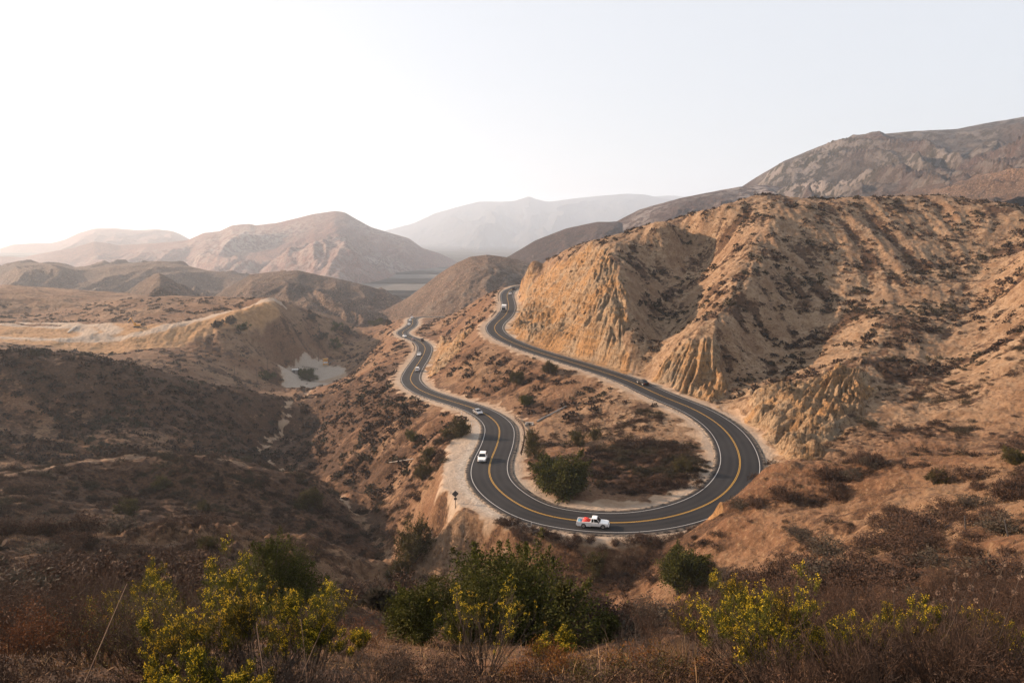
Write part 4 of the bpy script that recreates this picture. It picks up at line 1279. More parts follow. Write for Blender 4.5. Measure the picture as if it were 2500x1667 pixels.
twig_row([1760, 1840, 1900, 1960, 2020, 2080, 2140, 2200, 2260, 2320, 2370, 1930, 2050, 2170, 2290, 1990, 2110, 2230], 5.2, 8.2, 0.75, 1.15, 'dense grey bare twigs leaning left in the right foreground', 'grey bare twigs of the right foreground', 67, stems=40, lean=(-0.35, 0.0), spread=0.7, mat=M_TWIG)
twig_row([60, 160, 240, 120, 200, 40], 10, 20, 1.0, 1.5, 'brown twiggy shrub on the left slope behind the corner shrubs', 'brown shrubs on the left slope', 68, stems=34, mat=M_TWIG, leafmat=M_DRYLEAF, leafn=3)
twig_row([450, 560, 700, 790, 860, 640], 11, 19, 0.8, 1.2, 'reddish brown shrub between the left flowering shrubs and the green bushes', 'reddish brown shrubs behind the left flowering shrubs', 69, stems=30, mat=M_TWIG, leafmat=M_RUST, leafn=2)
twig_row([1700, 1800, 1950, 2080, 2200, 2330, 1880, 2010, 2150, 2280], 10, 17, 0.7, 1.1, 'brown fuzzy shrub just behind the right foreground twigs', 'brown shrubs behind the right foreground twigs', 70, stems=34, mat=M_TWIG, leafmat=M_DRYLEAF, leafn=3)

twig_row(list(range(-20, 2400, 62)), 4.9, 6.2, 0.30, 0.55, 'low tangled dry twigs along the very bottom of the slope in front', 'low dry twigs along the bottom edge', 71, stems=30, mat=M_TWIG, leafmat=M_DRYLEAF, leafn=1, r=0.005)
twig_row([-60, 20, 100, 180, 260, 340, 420, 0, 80, 160, 240, 320, 400, -30, 60, 140, 220, 300], 11, 25, 1.2, 2.2, 'brown fuzzy shrub on the left foreground slope', 'brown shrubs of the left foreground slope', 72, stems=36, mat=M_TWIG, leafmat=M_DRYLEAF, leafn=5)
twig_row([1480, 1560, 1640, 1720, 1800, 1880, 1960, 2040, 2120, 2200, 2280, 2360, 1600, 1700, 1820, 1940, 2060, 2180, 2300, 2400, 1760, 1900, 2020, 2150, 2250, 2340], 12, 27, 1.3, 2.4, 'greyish brown fuzzy shrub on the slope behind the right foreground twigs', 'greyish brown shrubs on the right slope', 73, stems=36, mat=M_TWIG, leafmat=M_DRYLEAF, leafn=5)
# grass tuft with stiff spiky blades
rng = np.random.RandomState(77)
n = 190
az = rng.rand(n) * 6.28; ti = 0.15 + 0.75 * rng.rand(n)
d = np.stack([np.sin(ti) * np.cos(az), np.sin(ti) * np.sin(az), np.cos(ti)], 1)
pa = branches(np.stack([0.08 * np.cos(az), 0.08 * np.sin(az), 0 * az - 0.03], 1), d, 0.45 + 0.35 * rng.rand(n), 5, 0.08, -0.12, rng)
V, Fq = tubes(pa, 0.006, 0.0015)
g_ = np_obj('grass_tuft', V, Fq, [M_GRASS], smooth_shade=False); g_.location = ypos(1585, 8.6)
tag(g_, 'spiky straw coloured grass tuft left of the leaning flowering shrub', 'grass tuft')

# tall dry stalks carrying round seed heads
def seed_stalk(loc, h, seed, label, group):
    rng = np.random.RandomState(seed)
    root = empty('seed_stalk', loc); tag(root, label, 'dry stalk', group)
    d = unit(np.array([[0.22 * rng.normal(), 0.2 * rng.normal(), 1.0]]))
    p = branches(np.zeros((1, 3)), d, h, 7, 0.05, 0.03, rng)
    part('stem', tubes(p, 0.0055, 0.003), [M_TWIG_GREY], root)
    for f in (1.0, 0.88, 0.75):
        q = f * 6; i = min(int(q), 5); c = p[0, i] + (p[0, i + 1] - p[0, i]) * (q - i)
        r = 0.022 * (1.25 - 0.35 * f)
        b = c + unit(rng.normal(size=(70, 3))) * r * 0.5
        part('seed_head', blades(b, b - c + rng.normal(size=b.shape) * 0.004, r * 0.9, 0.008, 0, rng), [M_SEED], root)
for j, (u, y, h) in enumerate([(2090, 6.2, 1.25), (2140, 6.0, 1.2), (2170, 6.5, 1.3), (2205, 6.1, 1.2), (2240, 6.4, 1.25), (2275, 6.0, 1.15), (2310, 6.3, 1.2), (2335, 6.0, 1.1), (2185, 5.8, 1.0), (2060, 6.4, 1.1)]):
    seed_stalk(ypos(u, y), h, 700 + j, 'tall dry stalk with round seed heads standing out of the right foreground twigs', 'dry seed head stalks of the right foreground')
# pale dead stems
for j, (u, y, h, lx) in enumerate([(150, 5.2, 1.3, 0.45), (700, 5.6, 0.95, 0.02), (655, 5.5, 0.9, 0.3), (610, 5.3, 0.85, -0.1), (1068, 6.0, 0.7, -0.05)]):
    rng = np.random.RandomState(800 + j)
    p = branches(np.zeros((1, 3)), unit(np.array([[lx, 0.1, 1.0]])), h, 7, 0.04, 0.0, rng)
    V, Fq = tubes(p, 0.007, 0.003)
    o = np_obj('dead_stem', V, Fq, [M_SEED], smooth_shade=True); o.location = ypos(u, y)
    tag(o, ['long pale dead stem leaning right at the bottom left corner', 'upright pale dead stem before the left flowering shrubs', 'pale dead stem leaning right before the left flowering shrubs', 'short pale dead stem leaning left before the left flowering shrubs', 'thin pale dead stem at bottom centre'][j], 'dead stem')
# ------------------------------------------------------------------ vehicles and roadside things
def paint(name, col, rough=0.28):
    return simple(name, col, rough, 0.0, 0.05, 3.0, 0.5, 0.6)
M_PAINT = {'white': paint('white_car_paint', (0.78, 0.78, 0.77)), 'silver': simple('silver_car_paint', (0.33, 0.33, 0.34), 0.3, 0.6, 0.05, 3.0, 0.5, 0.6),
           'black': simple('black_car_paint', (0.010, 0.010, 0.011), 0.45, 0, 0.05, 3.0, 0.15), 'maroon': paint('maroon_car_paint', (0.10, 0.035, 0.022)), 'dark': paint('charcoal_car_paint', (0.04, 0.04, 0.043))}
M_GLASS = simple('tinted_glass', (0.010, 0.012, 0.014), 0.15, 0, 0, 1, 0.25)
M_TYRE = simple('tyre_rubber', (0.018, 0.018, 0.018), 0.85, 0, 0.2, 20)
M_RIM = simple('wheel_rim', (0.45, 0.45, 0.46), 0.35, 0.8)
M_LAMP = simple('headlamp_lens', (0.75, 0.76, 0.78), 0.1, 0.2)
M_TAIL = simple('tail_lamp_lens', (0.35, 0.015, 0.012), 0.2)
M_BLACK = simple('black_plastic', (0.022, 0.022, 0.023), 0.6)
M_CHROME = simple('bright_metal', (0.5, 0.5, 0.5), 0.3, 0.9)
M_BOX = simple('white_box_panel', (0.76, 0.76, 0.75), 0.5, 0, 0.05, 2)
M_RED = simple('red_plastic', (0.55, 0.035, 0.02), 0.5, 0, 0.15, 6)
M_BLUE = simple('blue_tarp', (0.10, 0.30, 0.42), 0.6, 0, 0.15, 6)
M_WOOD = simple('weathered_wood', (0.05, 0.03, 0.02), 0.9, 0, 0.35, 5)
M_GALV = simple('galvanised_steel', (0.22, 0.21, 0.20), 0.6, 0.3, 0.2, 4)
M_RUSTY = simple('weathering_steel', (0.055, 0.034, 0.024), 0.8, 0.2, 0.3, 4)
M_CONC = simple('concrete', (0.36, 0.33, 0.29), 0.9, 0, 0.2, 3)
M_SIGNBACK = simple('sign_back_metal', (0.075, 0.075, 0.078), 0.6, 0.3, 0.15, 5)
M_YEL = simple('machine_yellow_paint', (0.55, 0.27, 0.04), 0.5, 0, 0.15, 3)
M_STONE = simple('pale_stone', (0.46, 0.40, 0.33), 0.9, 0, 0.2, 2)

def box(cx, cy, cz, sx, sy, sz, taper=1.0, bev=0.0):
    """box mesh arrays with chamfered vertical edges"""
    hx, hy = sx / 2, sy / 2
    b = bev
    ring = np.array([(hx - b, -hy), (hx, -hy + b), (hx, hy - b), (hx - b, hy), (-hx + b, hy), (-hx, hy - b), (-hx, -hy + b), (-hx + b, -hy)]) if b > 0 else np.array([(hx, -hy), (hx, hy), (-hx, hy), (-hx, -hy)])
    return loft([(np.c_[ring * 1.0, np.full(len(ring), -sz / 2)]), (np.c_[ring * taper, np.full(len(ring), sz / 2)])], (cx, cy, cz))

class Mesh:
    """polygon soup that becomes one mesh object"""
    def __init__(s): s.v = []; s.f = []
    def add(s, vf, off=(0, 0, 0)):
        o = len(s.v)
        s.v += [tuple(np.array(p) + off) for p in vf[0]]
        s.f += [tuple(i + o for i in q) for q in vf[1]]
        return s
    def build(s, name, mat, parent=None, smooth_shade=False):
        me = bpy.data.meshes.new(name)
        me.from_pydata(s.v, [], s.f)
        me.materials.append(mat)
        if smooth_shade:
            for p in me.polygons: p.use_smooth = True
        o = bpy.data.objects.new(name, me)
        if parent: o.parent = parent
        return link(o)

def loft(rings, off=(0, 0, 0)):
    v = []; f = []
    n = len(rings[0])
    for r in rings: v += [tuple(np.array(p) + off) for p in r]
    for k in range(len(rings) - 1):
        for i in range(n):
            j = (i + 1) % n
            f.append((k * n + i, k * n + j, (k + 1) * n + j, (k + 1) * n + i))
    f.append(tuple(range(n))[::-1]); f.append(tuple((len(rings) - 1) * n + i for i in range(n)))
    return v, f

def cyl(p0, p1, r0, r1=None, n=12):
    p0, p1 = np.array(p0, float), np.array(p1, float)
    r1 = r0 if r1 is None else r1
    d = unit(p1 - p0)
    a = unit(np.cross(d, (0, 0, 1) if abs(d[2]) < 0.9 else (1, 0, 0))); b = np.cross(d, a)
    an = np.arange(n) * 2 * math.pi / n
    c = np.cos(an)[:, None] * a + np.sin(an)[:, None] * b
    return loft([p0 + c * r0, p1 + c * r1])

def body_ring(x, w, zb, zs, zt, tw):
    """cross-section of a car body at x: sill, widest line, shoulder"""
    h = w / 2
    return [(x, -h * 0.86, zb), (x, -h * 0.97, zb + 0.10), (x, -h, zs), (x, -h * 0.97, zt - 0.05), (x, -h * tw, zt), (x, h * tw, zt), (x, h * 0.97, zt - 0.05), (x, h, zs), (x, h * 0.97, zb + 0.10), (x, h * 0.86, zb)]

def quad_panel(q, inset, push):
    """a glass pane sitting just proud of quad q"""
    q = np.array(q, float); c = q.mean(0)
    n = unit(np.cross(q[1] - q[0], q[3] - q[0]))
    p = c + (q - c) * (1 - inset) + n * push
    v = [tuple(a) for a in p] + [tuple(a - n * 0.02) for a in p]
    return v, [(0, 1, 2, 3), (7, 6, 5, 4), (0, 4, 5, 1), (1, 5, 6, 2), (2, 6, 7, 3), (3, 7, 4, 0)]

def wheels(root, xs, w, r):
    for x in xs:
        for s in (-1, 1):
            y = s * (w / 2 - 0.09)
            t = Mesh().add(cyl((x, y - 0.11, r), (x, y + 0.11, r), r, n=18)).build('wheel', M_TYRE, root, True)
            Mesh().add(cyl((x, y + s * 0.112, r), (x, y + s * 0.125, r), r * 0.62, r * 0.5, n=14)).build('rim', M_RIM, t)

def lamps(root, xf, xr, w, zf, zr, hh=0.16, ww=0.34):
    for s in (-1, 1):
        Mesh().add(box(xf, s * (w / 2 - ww * 0.62), zf, 0.10, ww, hh, 0.85)).build('headlight', M_LAMP, root)
        Mesh().add(box(xr, s * (w / 2 - 0.16), zr, 0.08, 0.22, hh * 1.4, 0.9)).build('taillight', M_TAIL, root)

def car(style, colour, label, group=None, name='car', cat='car'):
    root = empty(name); tag(root, label, cat, group)
    pm = M_PAINT[colour]
    if style == 'sedan': L, W, H, belt, hood, deck = 4.7, 1.82, 1.44, 0.93, 0.82, 0.96; cab = (-1.75, -0.95, 0.35, 1.15); r = 0.33
    elif style == 'suv': L, W, H, belt, hood, deck = 4.65, 1.88, 1.70, 1.06, 0.98, 1.06; cab = (-2.18, -1.85, 0.30, 1.10); r = 0.36
    else: L, W, H, belt, hood, deck = 4.2, 1.76, 1.50, 0.95, 0.86, 0.95; cab = (-1.98, -1.45, 0.35, 1.20); r = 0.32
    h = L / 2
    st = [(-h, 0.84, 0.36, 0.60, deck - 0.14), (-h + 0.12, 0.95, 0.26, 0.62, deck - 0.03), (-h + 0.7, 1, 0.20, 0.62, deck), (cab[3] - 0.15, 1, 0.20, 0.62, belt), (cab[3] + 0.15, 0.99, 0.20, 0.60, hood + 0.04), (h - 0.45, 0.95, 0.20, 0.56, hood - 0.04), (h - 0.12, 0.88, 0.24, 0.52, hood - 0.16), (h, 0.78, 0.34, 0.50, hood - 0.28)]
    Mesh().add(loft([body_ring(x, W * k, zb, zs, zt, 0.90) for x, k, zb, zs, zt in st])).build('body', pm, root, False)
    # greenhouse
    bw, rw = W * 0.455, W * 0.365
    x0, x1, x2, x3 = cab
    b = [(x0, -bw, belt - 0.03), (x3, -bw, belt - 0.03), (x3, bw, belt - 0.03), (x0, bw, belt - 0.03)]
    t = [(x1, -rw, H - 0.05), (x2, -rw, H - 0.05), (x2, rw, H - 0.05), (x1, rw, H - 0.05)]
    t2 = [(x1 + 0.12, -rw * 0.86, H), (x2 - 0.12, -rw * 0.86, H), (x2 - 0.12, rw * 0.86, H), (x1 + 0.12, rw * 0.86, H)]
    Mesh().add(loft([b, t, t2])).build('roof', pm, root)
    Mesh().add(quad_panel([b[1], b[2], t[2], t[1]], 0.10, 0.008)).build('windshield', M_GLASS, root)
    Mesh().add(quad_panel([b[3], b[0], t[0], t[3]], 0.12, 0.008)).build('rear_window', M_GLASS, root)
    for s in (0, 1):
        A, B, C, D = (b[0], b[1], t[1], t[0]) if s == 0 else (b[2], b[3], t[3], t[2])
        A, B, C, D = map(np.array, (A, B, C, D))
        fr = 0.52
        m0, m1 = A + (B - A) * fr, D + (C - D) * fr
        Mesh().add(quad_panel([A, m0, m1, D], 0.13, 0.008)).build('side_window', M_GLASS, root)
        Mesh().add(quad_panel([m0, B, C, m1], 0.13, 0.008)).build('side_window', M_GLASS, root)
    for s in (-1, 1):
        Mesh().add(box(cab[3] - 0.35, s * (W / 2 + 0.06), belt + 0.04, 0.14, 0.20, 0.14, 0.8)).build('mirror', pm, root)
    wheels(root, (-h + 0.92, h - 0.88), W, r)
    for x in (-h + 0.92, h - 0.88):
        for s in (-1, 1):
            Mesh().add(cyl((x, s * (W / 2 - 0.05), r + 0.03), (x, s * (W / 2 + 0.004), r + 0.03), r * 1.17, n=18)).build('wheel_arch', M_BLACK, root)
    lamps(root, h - 0.10, -h + 0.03, W * 0.9, hood - 0.24, deck - 0.22)
    Mesh().add(box(h - 0.01, 0, hood - 0.36, 0.08, W * 0.44, 0.16)).build('grille', M_BLACK, root)
    Mesh().add(box(h - 0.02, 0, 0.36, 0.12, W * 0.78, 0.12, 0.95)).build('bumper', M_BLACK, root)
    Mesh().add(box(-h + 0.01, 0, 0.42, 0.12, W * 0.78, 0.14, 0.95)).build('bumper', M_BLACK, root)
    return root

def pickup(label):
    root = empty('pickup_truck'); tag(root, label, 'pickup truck')
    pm = M_PAINT['white']; W = 1.80; r = 0.36
    sec = lambda x, k, zb, zt: body_ring(x, W * k, zb, 0.70, zt, 0.92)
    # front and cab lower body
    Mesh().add(loft([sec(-0.35, 1, 0.34, 1.06), sec(0.95, 1, 0.34, 1.06), sec(1.15, 0.99, 0.34, 1.02), sec(2.1, 0.96, 0.36, 0.97), sec(2.42, 0.90, 0.42, 0.90), sec(2.50, 0.84, 0.46, 0.84)])).build('body', pm, root)
    # open load bed: two sides, floor, tailgate, bulkhead
    bed = Mesh()
    for s in (-1, 1):
        y0, y1 = s * W / 2, s * (W / 2 - 0.10)
        a, b_ = min(y0, y1), max(y0, y1)
        bed.add(box(-1.48, (a + b_) / 2, 0.72, 2.24, abs(y1 - y0), 0.72))
    bed.add(box(-1.48, 0, 0.60, 2.20, W - 0.22, 0.10)); bed.add(box(-0.40, 0, 0.76, 0.08, W - 0.22, 0.60))
    bed.build('bed', pm, root)
    Mesh().add(box(-2.64, 0, 0.76, 0.07, W - 0.04, 0.62)).build('tailgate', pm, root)
    x0, x1, x2, x3 = -0.34, -0.22, 0.62, 1.18
    belt, H = 1.04, 1.68; bw, rw = W * 0.455, W * 0.385
    b = [(x0, -bw, belt), (x3, -bw, belt), (x3, bw, belt), (x0, bw, belt)]
    t = [(x1, -rw, H - 0.05), (x2, -rw, H - 0.05), (x2, rw, H - 0.05), (x1, rw, H - 0.05)]
    t2 = [(x1 + 0.1, -rw * 0.86, H), (x2 - 0.12, -rw * 0.86, H), (x2 - 0.12, rw * 0.86, H), (x1 + 0.1, rw * 0.86, H)]
    Mesh().add(loft([b, t, t2])).build('cab_roof', pm, root)
    Mesh().add(quad_panel([b[1], b[2], t[2], t[1]], 0.10, 0.008)).build('windshield', M_GLASS, root)
    Mesh().add(quad_panel([b[3], b[0], t[0], t[3]], 0.16, 0.008)).build('rear_window', M_GLASS, root)
    for s in (0, 1):
        A, B, C, D = map(np.array, (b[0], b[1], t[1], t[0]) if s == 0 else (b[2], b[3], t[3], t[2]))
        for f0, f1 in ((0.02, 0.30), (0.34, 0.98)) if s == 0 else ((0.02, 0.66), (0.70, 0.98)):
            Mesh().add(quad_panel([A + (B - A) * f0, A + (B - A) * f1, D + (C - D) * f1, D + (C - D) * f0], 0.12, 0.008)).build('side_window', M_GLASS, root)
    for s in (-1, 1):
        Mesh().add(box(0.88, s * (W / 2 + 0.09), 1.12, 0.12, 0.22, 0.18, 0.85)).build('mirror', M_BLACK, root)
    wheels(root, (-1.55, 1.62), W, r)
    for x in (-1.55, 1.62):
        for s in (-1, 1):
            Mesh().add(cyl((x, s * (W / 2 - 0.05), r + 0.04), (x, s * (W / 2 + 0.004), r + 0.04), r * 1.18, n=18)).build('wheel_arch', M_BLACK, root)
    lamps(root, 2.45, -2.65, W * 0.94, 0.74, 0.86, 0.18, 0.30)
    Mesh().add(box(2.49, 0, 0.72, 0.06, 0.9, 0.2)).build('grille', M_BLACK, root)
    Mesh().add(box(2.52, 0, 0.48, 0.14, W * 0.88, 0.18, 0.95)).build('bumper', M_PAINT['white'], root)
    Mesh().add(box(-2.74, 0, 0.50, 0.16, W * 0.92, 0.16, 0.95)).build('bumper', M_CHROME, root)
    return root

def box_truck(label):
    root = empty('box_truck'); tag(root, label, 'box truck')
    W = 2.1; r = 0.42
    Mesh().add(loft([body_ring(x, W * k, zb, 0.85, zt, 0.9) for x, k, zb, zt in ((1.0, 0.98, 0.4, 1.25), (2.1, 0.96, 0.4, 1.25), (2.9, 0.92, 0.42, 1.12), (3.3, 0.86, 0.48, 1.0))])).build('body', M_PAINT['black'], root)
    b = [(1.0, -0.95, 1.22), (2.3, -0.95, 1.22), (2.3, 0.95, 1.22), (1.0, 0.95, 1.22)]
    t = [(1.05, -0.82, 2.1), (1.75, -0.82, 2.1), (1.75, 0.82, 2.1), (1.05, 0.82, 2.1)]
    Mesh().add(loft([b, t])).build('cab_roof', M_PAINT['black'], root)
    Mesh().add(quad_panel([b[1], b[2], t[2], t[1]], 0.1, 0.008)).build('windshield', M_GLASS, root)
    for q in ([b[0], b[1], t[1], t[0]], [b[2], b[3], t[3], t[2]]):
        Mesh().add(quad_panel(q, 0.2, 0.008)).build('side_window', M_GLASS, root)
    cb = Mesh().add(box(-1.35, 0, 1.95, 4.5, 2.3, 2.4, 1.0, 0.05)); cb.build('cargo_box', M_BOX, root)
    Mesh().add(box(-1.0, 0, 0.62, 5.2, 0.9, 0.22)).build('chassis', M_BLACK, root)
    wheels(root, (-2.2, 2.3), 2.15, r)
    lamps(root, 3.24, -3.58, 1.9, 0.86, 0.9)
    Mesh().add(box(3.32, 0, 0.86, 0.08, 0.9, 0.34)).build('grille', M_CHROME, root)
    Mesh().add(box(3.36, 0, 0.52, 0.14, 1.9, 0.2)).build('bumper', M_CHROME, root)
    return root

def on_road(o, u, v, forward, lane=None, lift=0.0):
    """set a vehicle on the carriageway under source-photo pixel (u, v)"""
    d = ray(u, v)
    pts = np.c_[ROAD[:, 0], ROAD[:, 1], ROAD[:, 2] + 0.5]
    c = math.cos(PITCH); s_ = math.sin(PITCH)
    fw = pts[:, 1] * c - pts[:, 2] * s_
    uu = CX + FPX * pts[:, 0] / fw; vv = CY - FPX * (pts[:, 2] * c + pts[:, 1] * s_) / fw
    # nearest in picture, allowing for the lane offset
    sgn = -1 if forward else 1
    off = sgn * (lane if lane is not None else 1.85)
    P = pts + np.c_[RN * off, np.zeros(NR)]
    fw = P[:, 1] * c - P[:, 2] * s_
    uu = CX + FPX * P[:, 0] / fw; vv = CY - FPX * (P[:, 2] * c + P[:, 1] * s_) / fw
    i = int(np.argmin((uu - u) ** 2 + (vv - v) ** 2))
    gz = np.gradient(ROAD[:, 2])[i] / 1.5
    t = Vector((RT[i, 0], RT[i, 1], gz)).normalized() * (1 if forward else -1)
    up = Vector((0, 0, 1)); y = up.cross(t).normalized(); z = t.cross(y)
    M = Matrix((t, y, z)).transposed().to_4x4()
    M.translation = Vector((P[i, 0], P[i, 1], ROAD[i, 2] + 0.004))
    o.matrix_world = M
    return M

truck = pickup('white extended cab pickup truck carrying a red load through the hairpin')
TM_ = on_road(truck, 1451, 1272, True)
def in_bed(o, x, y, z):
    o.matrix_world = TM_ @ Matrix.Translation((x, y, z)); return o
rng = np.random.RandomState(9)
def lumpy(name, cx, sx, sy, sz, mat, seed):
    rng = np.random.RandomState(seed)
    n, m = 14, 8
    rings = []
    for j in range(m):
        f = j / (m - 1)
        w = (math.sin(math.pi * (0.12 + 0.80 * f)) ** 0.45)
        rings.append([(math.copysign(abs(math.cos(a)) ** 0.6, math.cos(a)) * sx / 2 * w * (1 + 0.10 * rng.normal()), math.copysign(abs(math.sin(a)) ** 0.6, math.sin(a)) * sy / 2 * w * (1 + 0.08 * rng.normal()), f * sz * (1 + 0.06 * rng.normal())) for a in np.arange(n) * 2 * math.pi / n])
    return Mesh().add(loft(rings)).build(name, mat, None, True)
tag(in_bed(lumpy('cargo_bag', 0, 1.15, 0.75, 0.62, M_RED, 1), -1.15, 0.35, 0.655), 'red bulky bag at the front of the pickup bed', 'cargo bag')
tag(in_bed(lumpy('cargo_bag', 0, 0.9, 0.65, 0.52, M_RED, 2), -1.35, -0.42, 0.655), 'red bag on the near side of the pickup bed', 'cargo bag')
tag(in_bed(lumpy('tarp_bundle', 0, 0.55, 1.25, 0.42, M_BLUE, 3), -2.25, 0.0, 0.655), 'blue tarp bundle at the tailgate end of the pickup bed', 'tarp bundle')

for sty, colr, u, v, fwd, lab, nm, ct in [
    ('suv', 'white', 1176, 1117, True, 'white car facing the camera on the bend beside the gravel turnout', 'car', 'car'),
    ('sedan', 'silver', 1166, 1011, True, 'silver grey sedan entering the bend above the turnout', 'car', 'car'),
    ('suv', 'white', 1020, 903, False, 'white car driving away on the lower road, nearest of the far lower road cars', 'car', 'car'),
    ('sedan', 'white', 1020.5, 863, True, 'white sedan coming down the lower road past the sandy bank', 'car', 'car'),
    ('sedan', 'maroon', 1008, 830, True, 'brown sedan on the lower road beside a black car', 'car', 'car'),
    ('suv', 'black', 1031, 830, False, 'black car driving away on the lower road near the dirt pullout', 'car', 'car'),
    ('sedan', 'white', 988, 821, True, 'white sedan on the far lower road left of the brown one', 'car', 'car'),
    ('hatch', 'white', 998.5, 792, True, 'small white car at the far bend of the lower road, nearest of three', 'car', 'car'),
    ('hatch', 'white', 1002, 782, True, 'small white car at the far bend of the lower road, middle of three', 'car', 'car'),
    ('suv', 'white', 1007, 777, True, 'small white car at the far bend of the lower road, farthest of three', 'car', 'car'),
    ('sedan', 'black', 1568, 938, True, 'black sedan alone on the upper road', 'car', 'car'),
    ('sedan', 'white', 1243, 717, True, 'white car on the far upper road by the cliff', 'car', 'car'),
    ('suv', 'black', 1256, 708, True, 'black car vanishing behind the cliff on the far upper road', 'car', 'car'),
]:
    on_road(car(sty, colr, lab, None, nm, ct), u, v, fwd)
on_road(box_truck('white box truck with black cab on the far upper road'), 1230, 757, False, 1.9)

# ---- guardrails
def guardrail(i_of, side, off, label, post_gap=2.0, seedh=0.75):
    idx = i_of
    a = ROAD[idx[0]]
    root = empty('guardrail', tuple(a)); tag(root, label, 'guardrail')
    pts = []
    for i in idx:
        o = side * (HALF[i] + off)
        pts.append(np.array([ROAD[i, 0] + RN[i, 0] * o, ROAD[i, 1] + RN[i, 1] * o, ROAD[i, 2]]) - a)
    pts = np.array(pts)
    seg = np.concatenate([[0], np.cumsum(np.linalg.norm(np.diff(pts[:, :2], axis=0), axis=1))])
    prof = [(-0.02, 0.46), (0.05, 0.50), (0.05, 0.56), (-0.01, 0.61), (0.05, 0.66), (0.05, 0.72), (-0.02, 0.76)]
    V = []; Fq = []
    for k in range(len(pts)):
        i = idx[k]
        for dx, dz in prof:
            V.append(pts[k] + np.array([RN[i, 0], RN[i, 1], 0]) * (-side * (dx + 0.11)) + (0, 0, dz))
    m = len(prof)
    for k in range(len(pts) - 1):
        for j in range(m - 1):
            Fq.append((k * m + j, k * m + j + 1, (k + 1) * m + j + 1, (k + 1) * m + j))
    rail = np_obj('rail', np.array(V), np.array(Fq), [M_RUSTY], root)
    so_ = rail.modifiers.new('thick', 'SOLIDIFY'); so_.thickness = 0.012
    for s in np.arange(0.3, seg[-1], post_gap):
        p = [np.interp(s, seg, pts[:, c]) for c in range(3)]
        Mesh().add(box(p[0], p[1], p[2] + 0.32, 0.24, 0.24, 1.3)).build('post', M_WOOD, root)
    return root
low = np.arange(NR) < NR * 0.5
def idx_y(y0, y1, lower=True):
    k = np.where((ROAD[:, 1] > y0) & (ROAD[:, 1] < y1) & (np.arange(NR) < np.argmin(ROAD[:, 1]) if lower else np.arange(NR) > np.argmin(ROAD[:, 1])))[0]
    return k
guardrail(idx_y(149, 187), 1, 1.3, 'guardrail on wooden posts at the inside of the bend below the headwall')
guardrail(idx_y(398, 466, False), 1, 1.3, 'guardrail along the outer edge of the far upper road', 3.8)
guardrail(idx_y(330, 352, False), 1, 1.4, 'short dark guardrail on the upper road below the box truck', 3.8)
guardrail(idx_y(352, 392), -1, 1.3, 'guardrail on the outer edge of the lower road', 3.8)

def src_hit(u, v): return hit(u / K, v / K)
# ---- warning sign seen from behind
p = src_hit(1112, 1241)
root = empty('road_sign', tuple(p)); tag(root, 'diamond road sign with small plaque, seen from behind on the turnout', 'road sign')
Mesh().add(box(0, 0, 1.35, 0.11, 0.11, 2.9)).build('post', M_WOOD, root)
s_ = 0.62
Mesh().add(loft([[(s_ * a, -0.075, 2.75 + s_ * b) for a, b in ((1, 0.04), (0.04, 1), (-0.04, 1), (-1, 0.04), (-1, -0.04), (-0.04, -1), (0.04, -1), (1, -0.04))], [(s_ * a, -0.055, 2.75 + s_ * b) for a, b in ((1, 0.04), (0.04, 1), (-0.04, 1), (-1, 0.04), (-1, -0.04), (-0.04, -1), (0.04, -1), (1, -0.04))]])).build('sign_panel', M_SIGNBACK, root)
Mesh().add(box(0, -0.065, 1.82, 0.52, 0.02, 0.40)).build('plaque', M_SIGNBACK, root)
root.rotation_euler = (0, 0, R(12))

# ---- delineator posts
for j, (u, v, lab) in enumerate([(1247, 848, 'white marker post on the outer edge of the upper road'), (1126, 1013, 'white marker post beside the silver sedan'), (1151, 1039, 'white marker post at the top corner of the turnout'), (1297, 1291, 'marker post by the road edge near the drain inlet'), (1021, 795, 'white marker post by the far dirt pullout')]):
    p = src_hit(u, v)
    root = empty('marker_post', tuple(p)); tag(root, lab, 'marker post')
    Mesh().add(box(0, 0, 0.5, 0.10, 0.05, 1.2, 0.9)).build('post', M_BOX, root)
    Mesh().add(box(0, -0.03, 0.92, 0.08, 0.012, 0.16)).build('reflector', M_SIGNBACK, root)

# ---- drain inlet, headwall, pipes
p = src_hit(1307, 1298)
root = empty('drain_inlet', tuple(p), R(20)); tag(root, 'dark metal drain inlet at the road edge left of the pickup', 'drain')
Mesh().add(box(0, 0, 0.12, 1.3, 0.8, 0.5, 0.95)).build('frame', M_CONC, root)
Mesh().add(box(0, 0, 0.385, 1.05, 0.6, 0.03)).build('grate', M_SIGNBACK, root)
p = src_hit(1293, 1038)
root = empty('headwall', tuple(p), R(-10)); tag(root, 'concrete drain headwall beside the wooden post guardrail', 'headwall')
Mesh().add(box(0, 0, 0.35, 2.2, 0.3, 1.1)).add(box(-0.95, -0.75, 0.25, 0.28, 1.2, 0.9)).add(box(0.95, -0.75, 0.25, 0.28, 1.2, 0.9)).build('wall', M_CONC, root)
Mesh().add(cyl((0, -0.17, 0.35), (0, -0.165, 0.35), 0.34)).build('opening', M_BLACK, root)
def pipe(a, b, r, label, lift=0.25):
    a, b = src_hit(*a), src_hit(*b)
    n = 9
    f = np.linspace(0, 1, n)[:, None]
    q = a[None] * (1 - f) + b[None] * f
    q[:, 2] = np.maximum(q[:, 2], terrain(q[:, 0], q[:, 1])) + lift
    V, Fq = tubes(q[None], r, r, 10)
    o = np_obj('drain_pipe', V, Fq, [M_GALV], None)
    tag(o, label, 'pipe')
pipe((1311, 1031), (1382, 994), 0.22, 'long pale drain pipe running up the slope from the headwall')
pipe((950, 1131), (1010, 1122), 0.10, 'pale pipe lying on the slope left of the turnout')

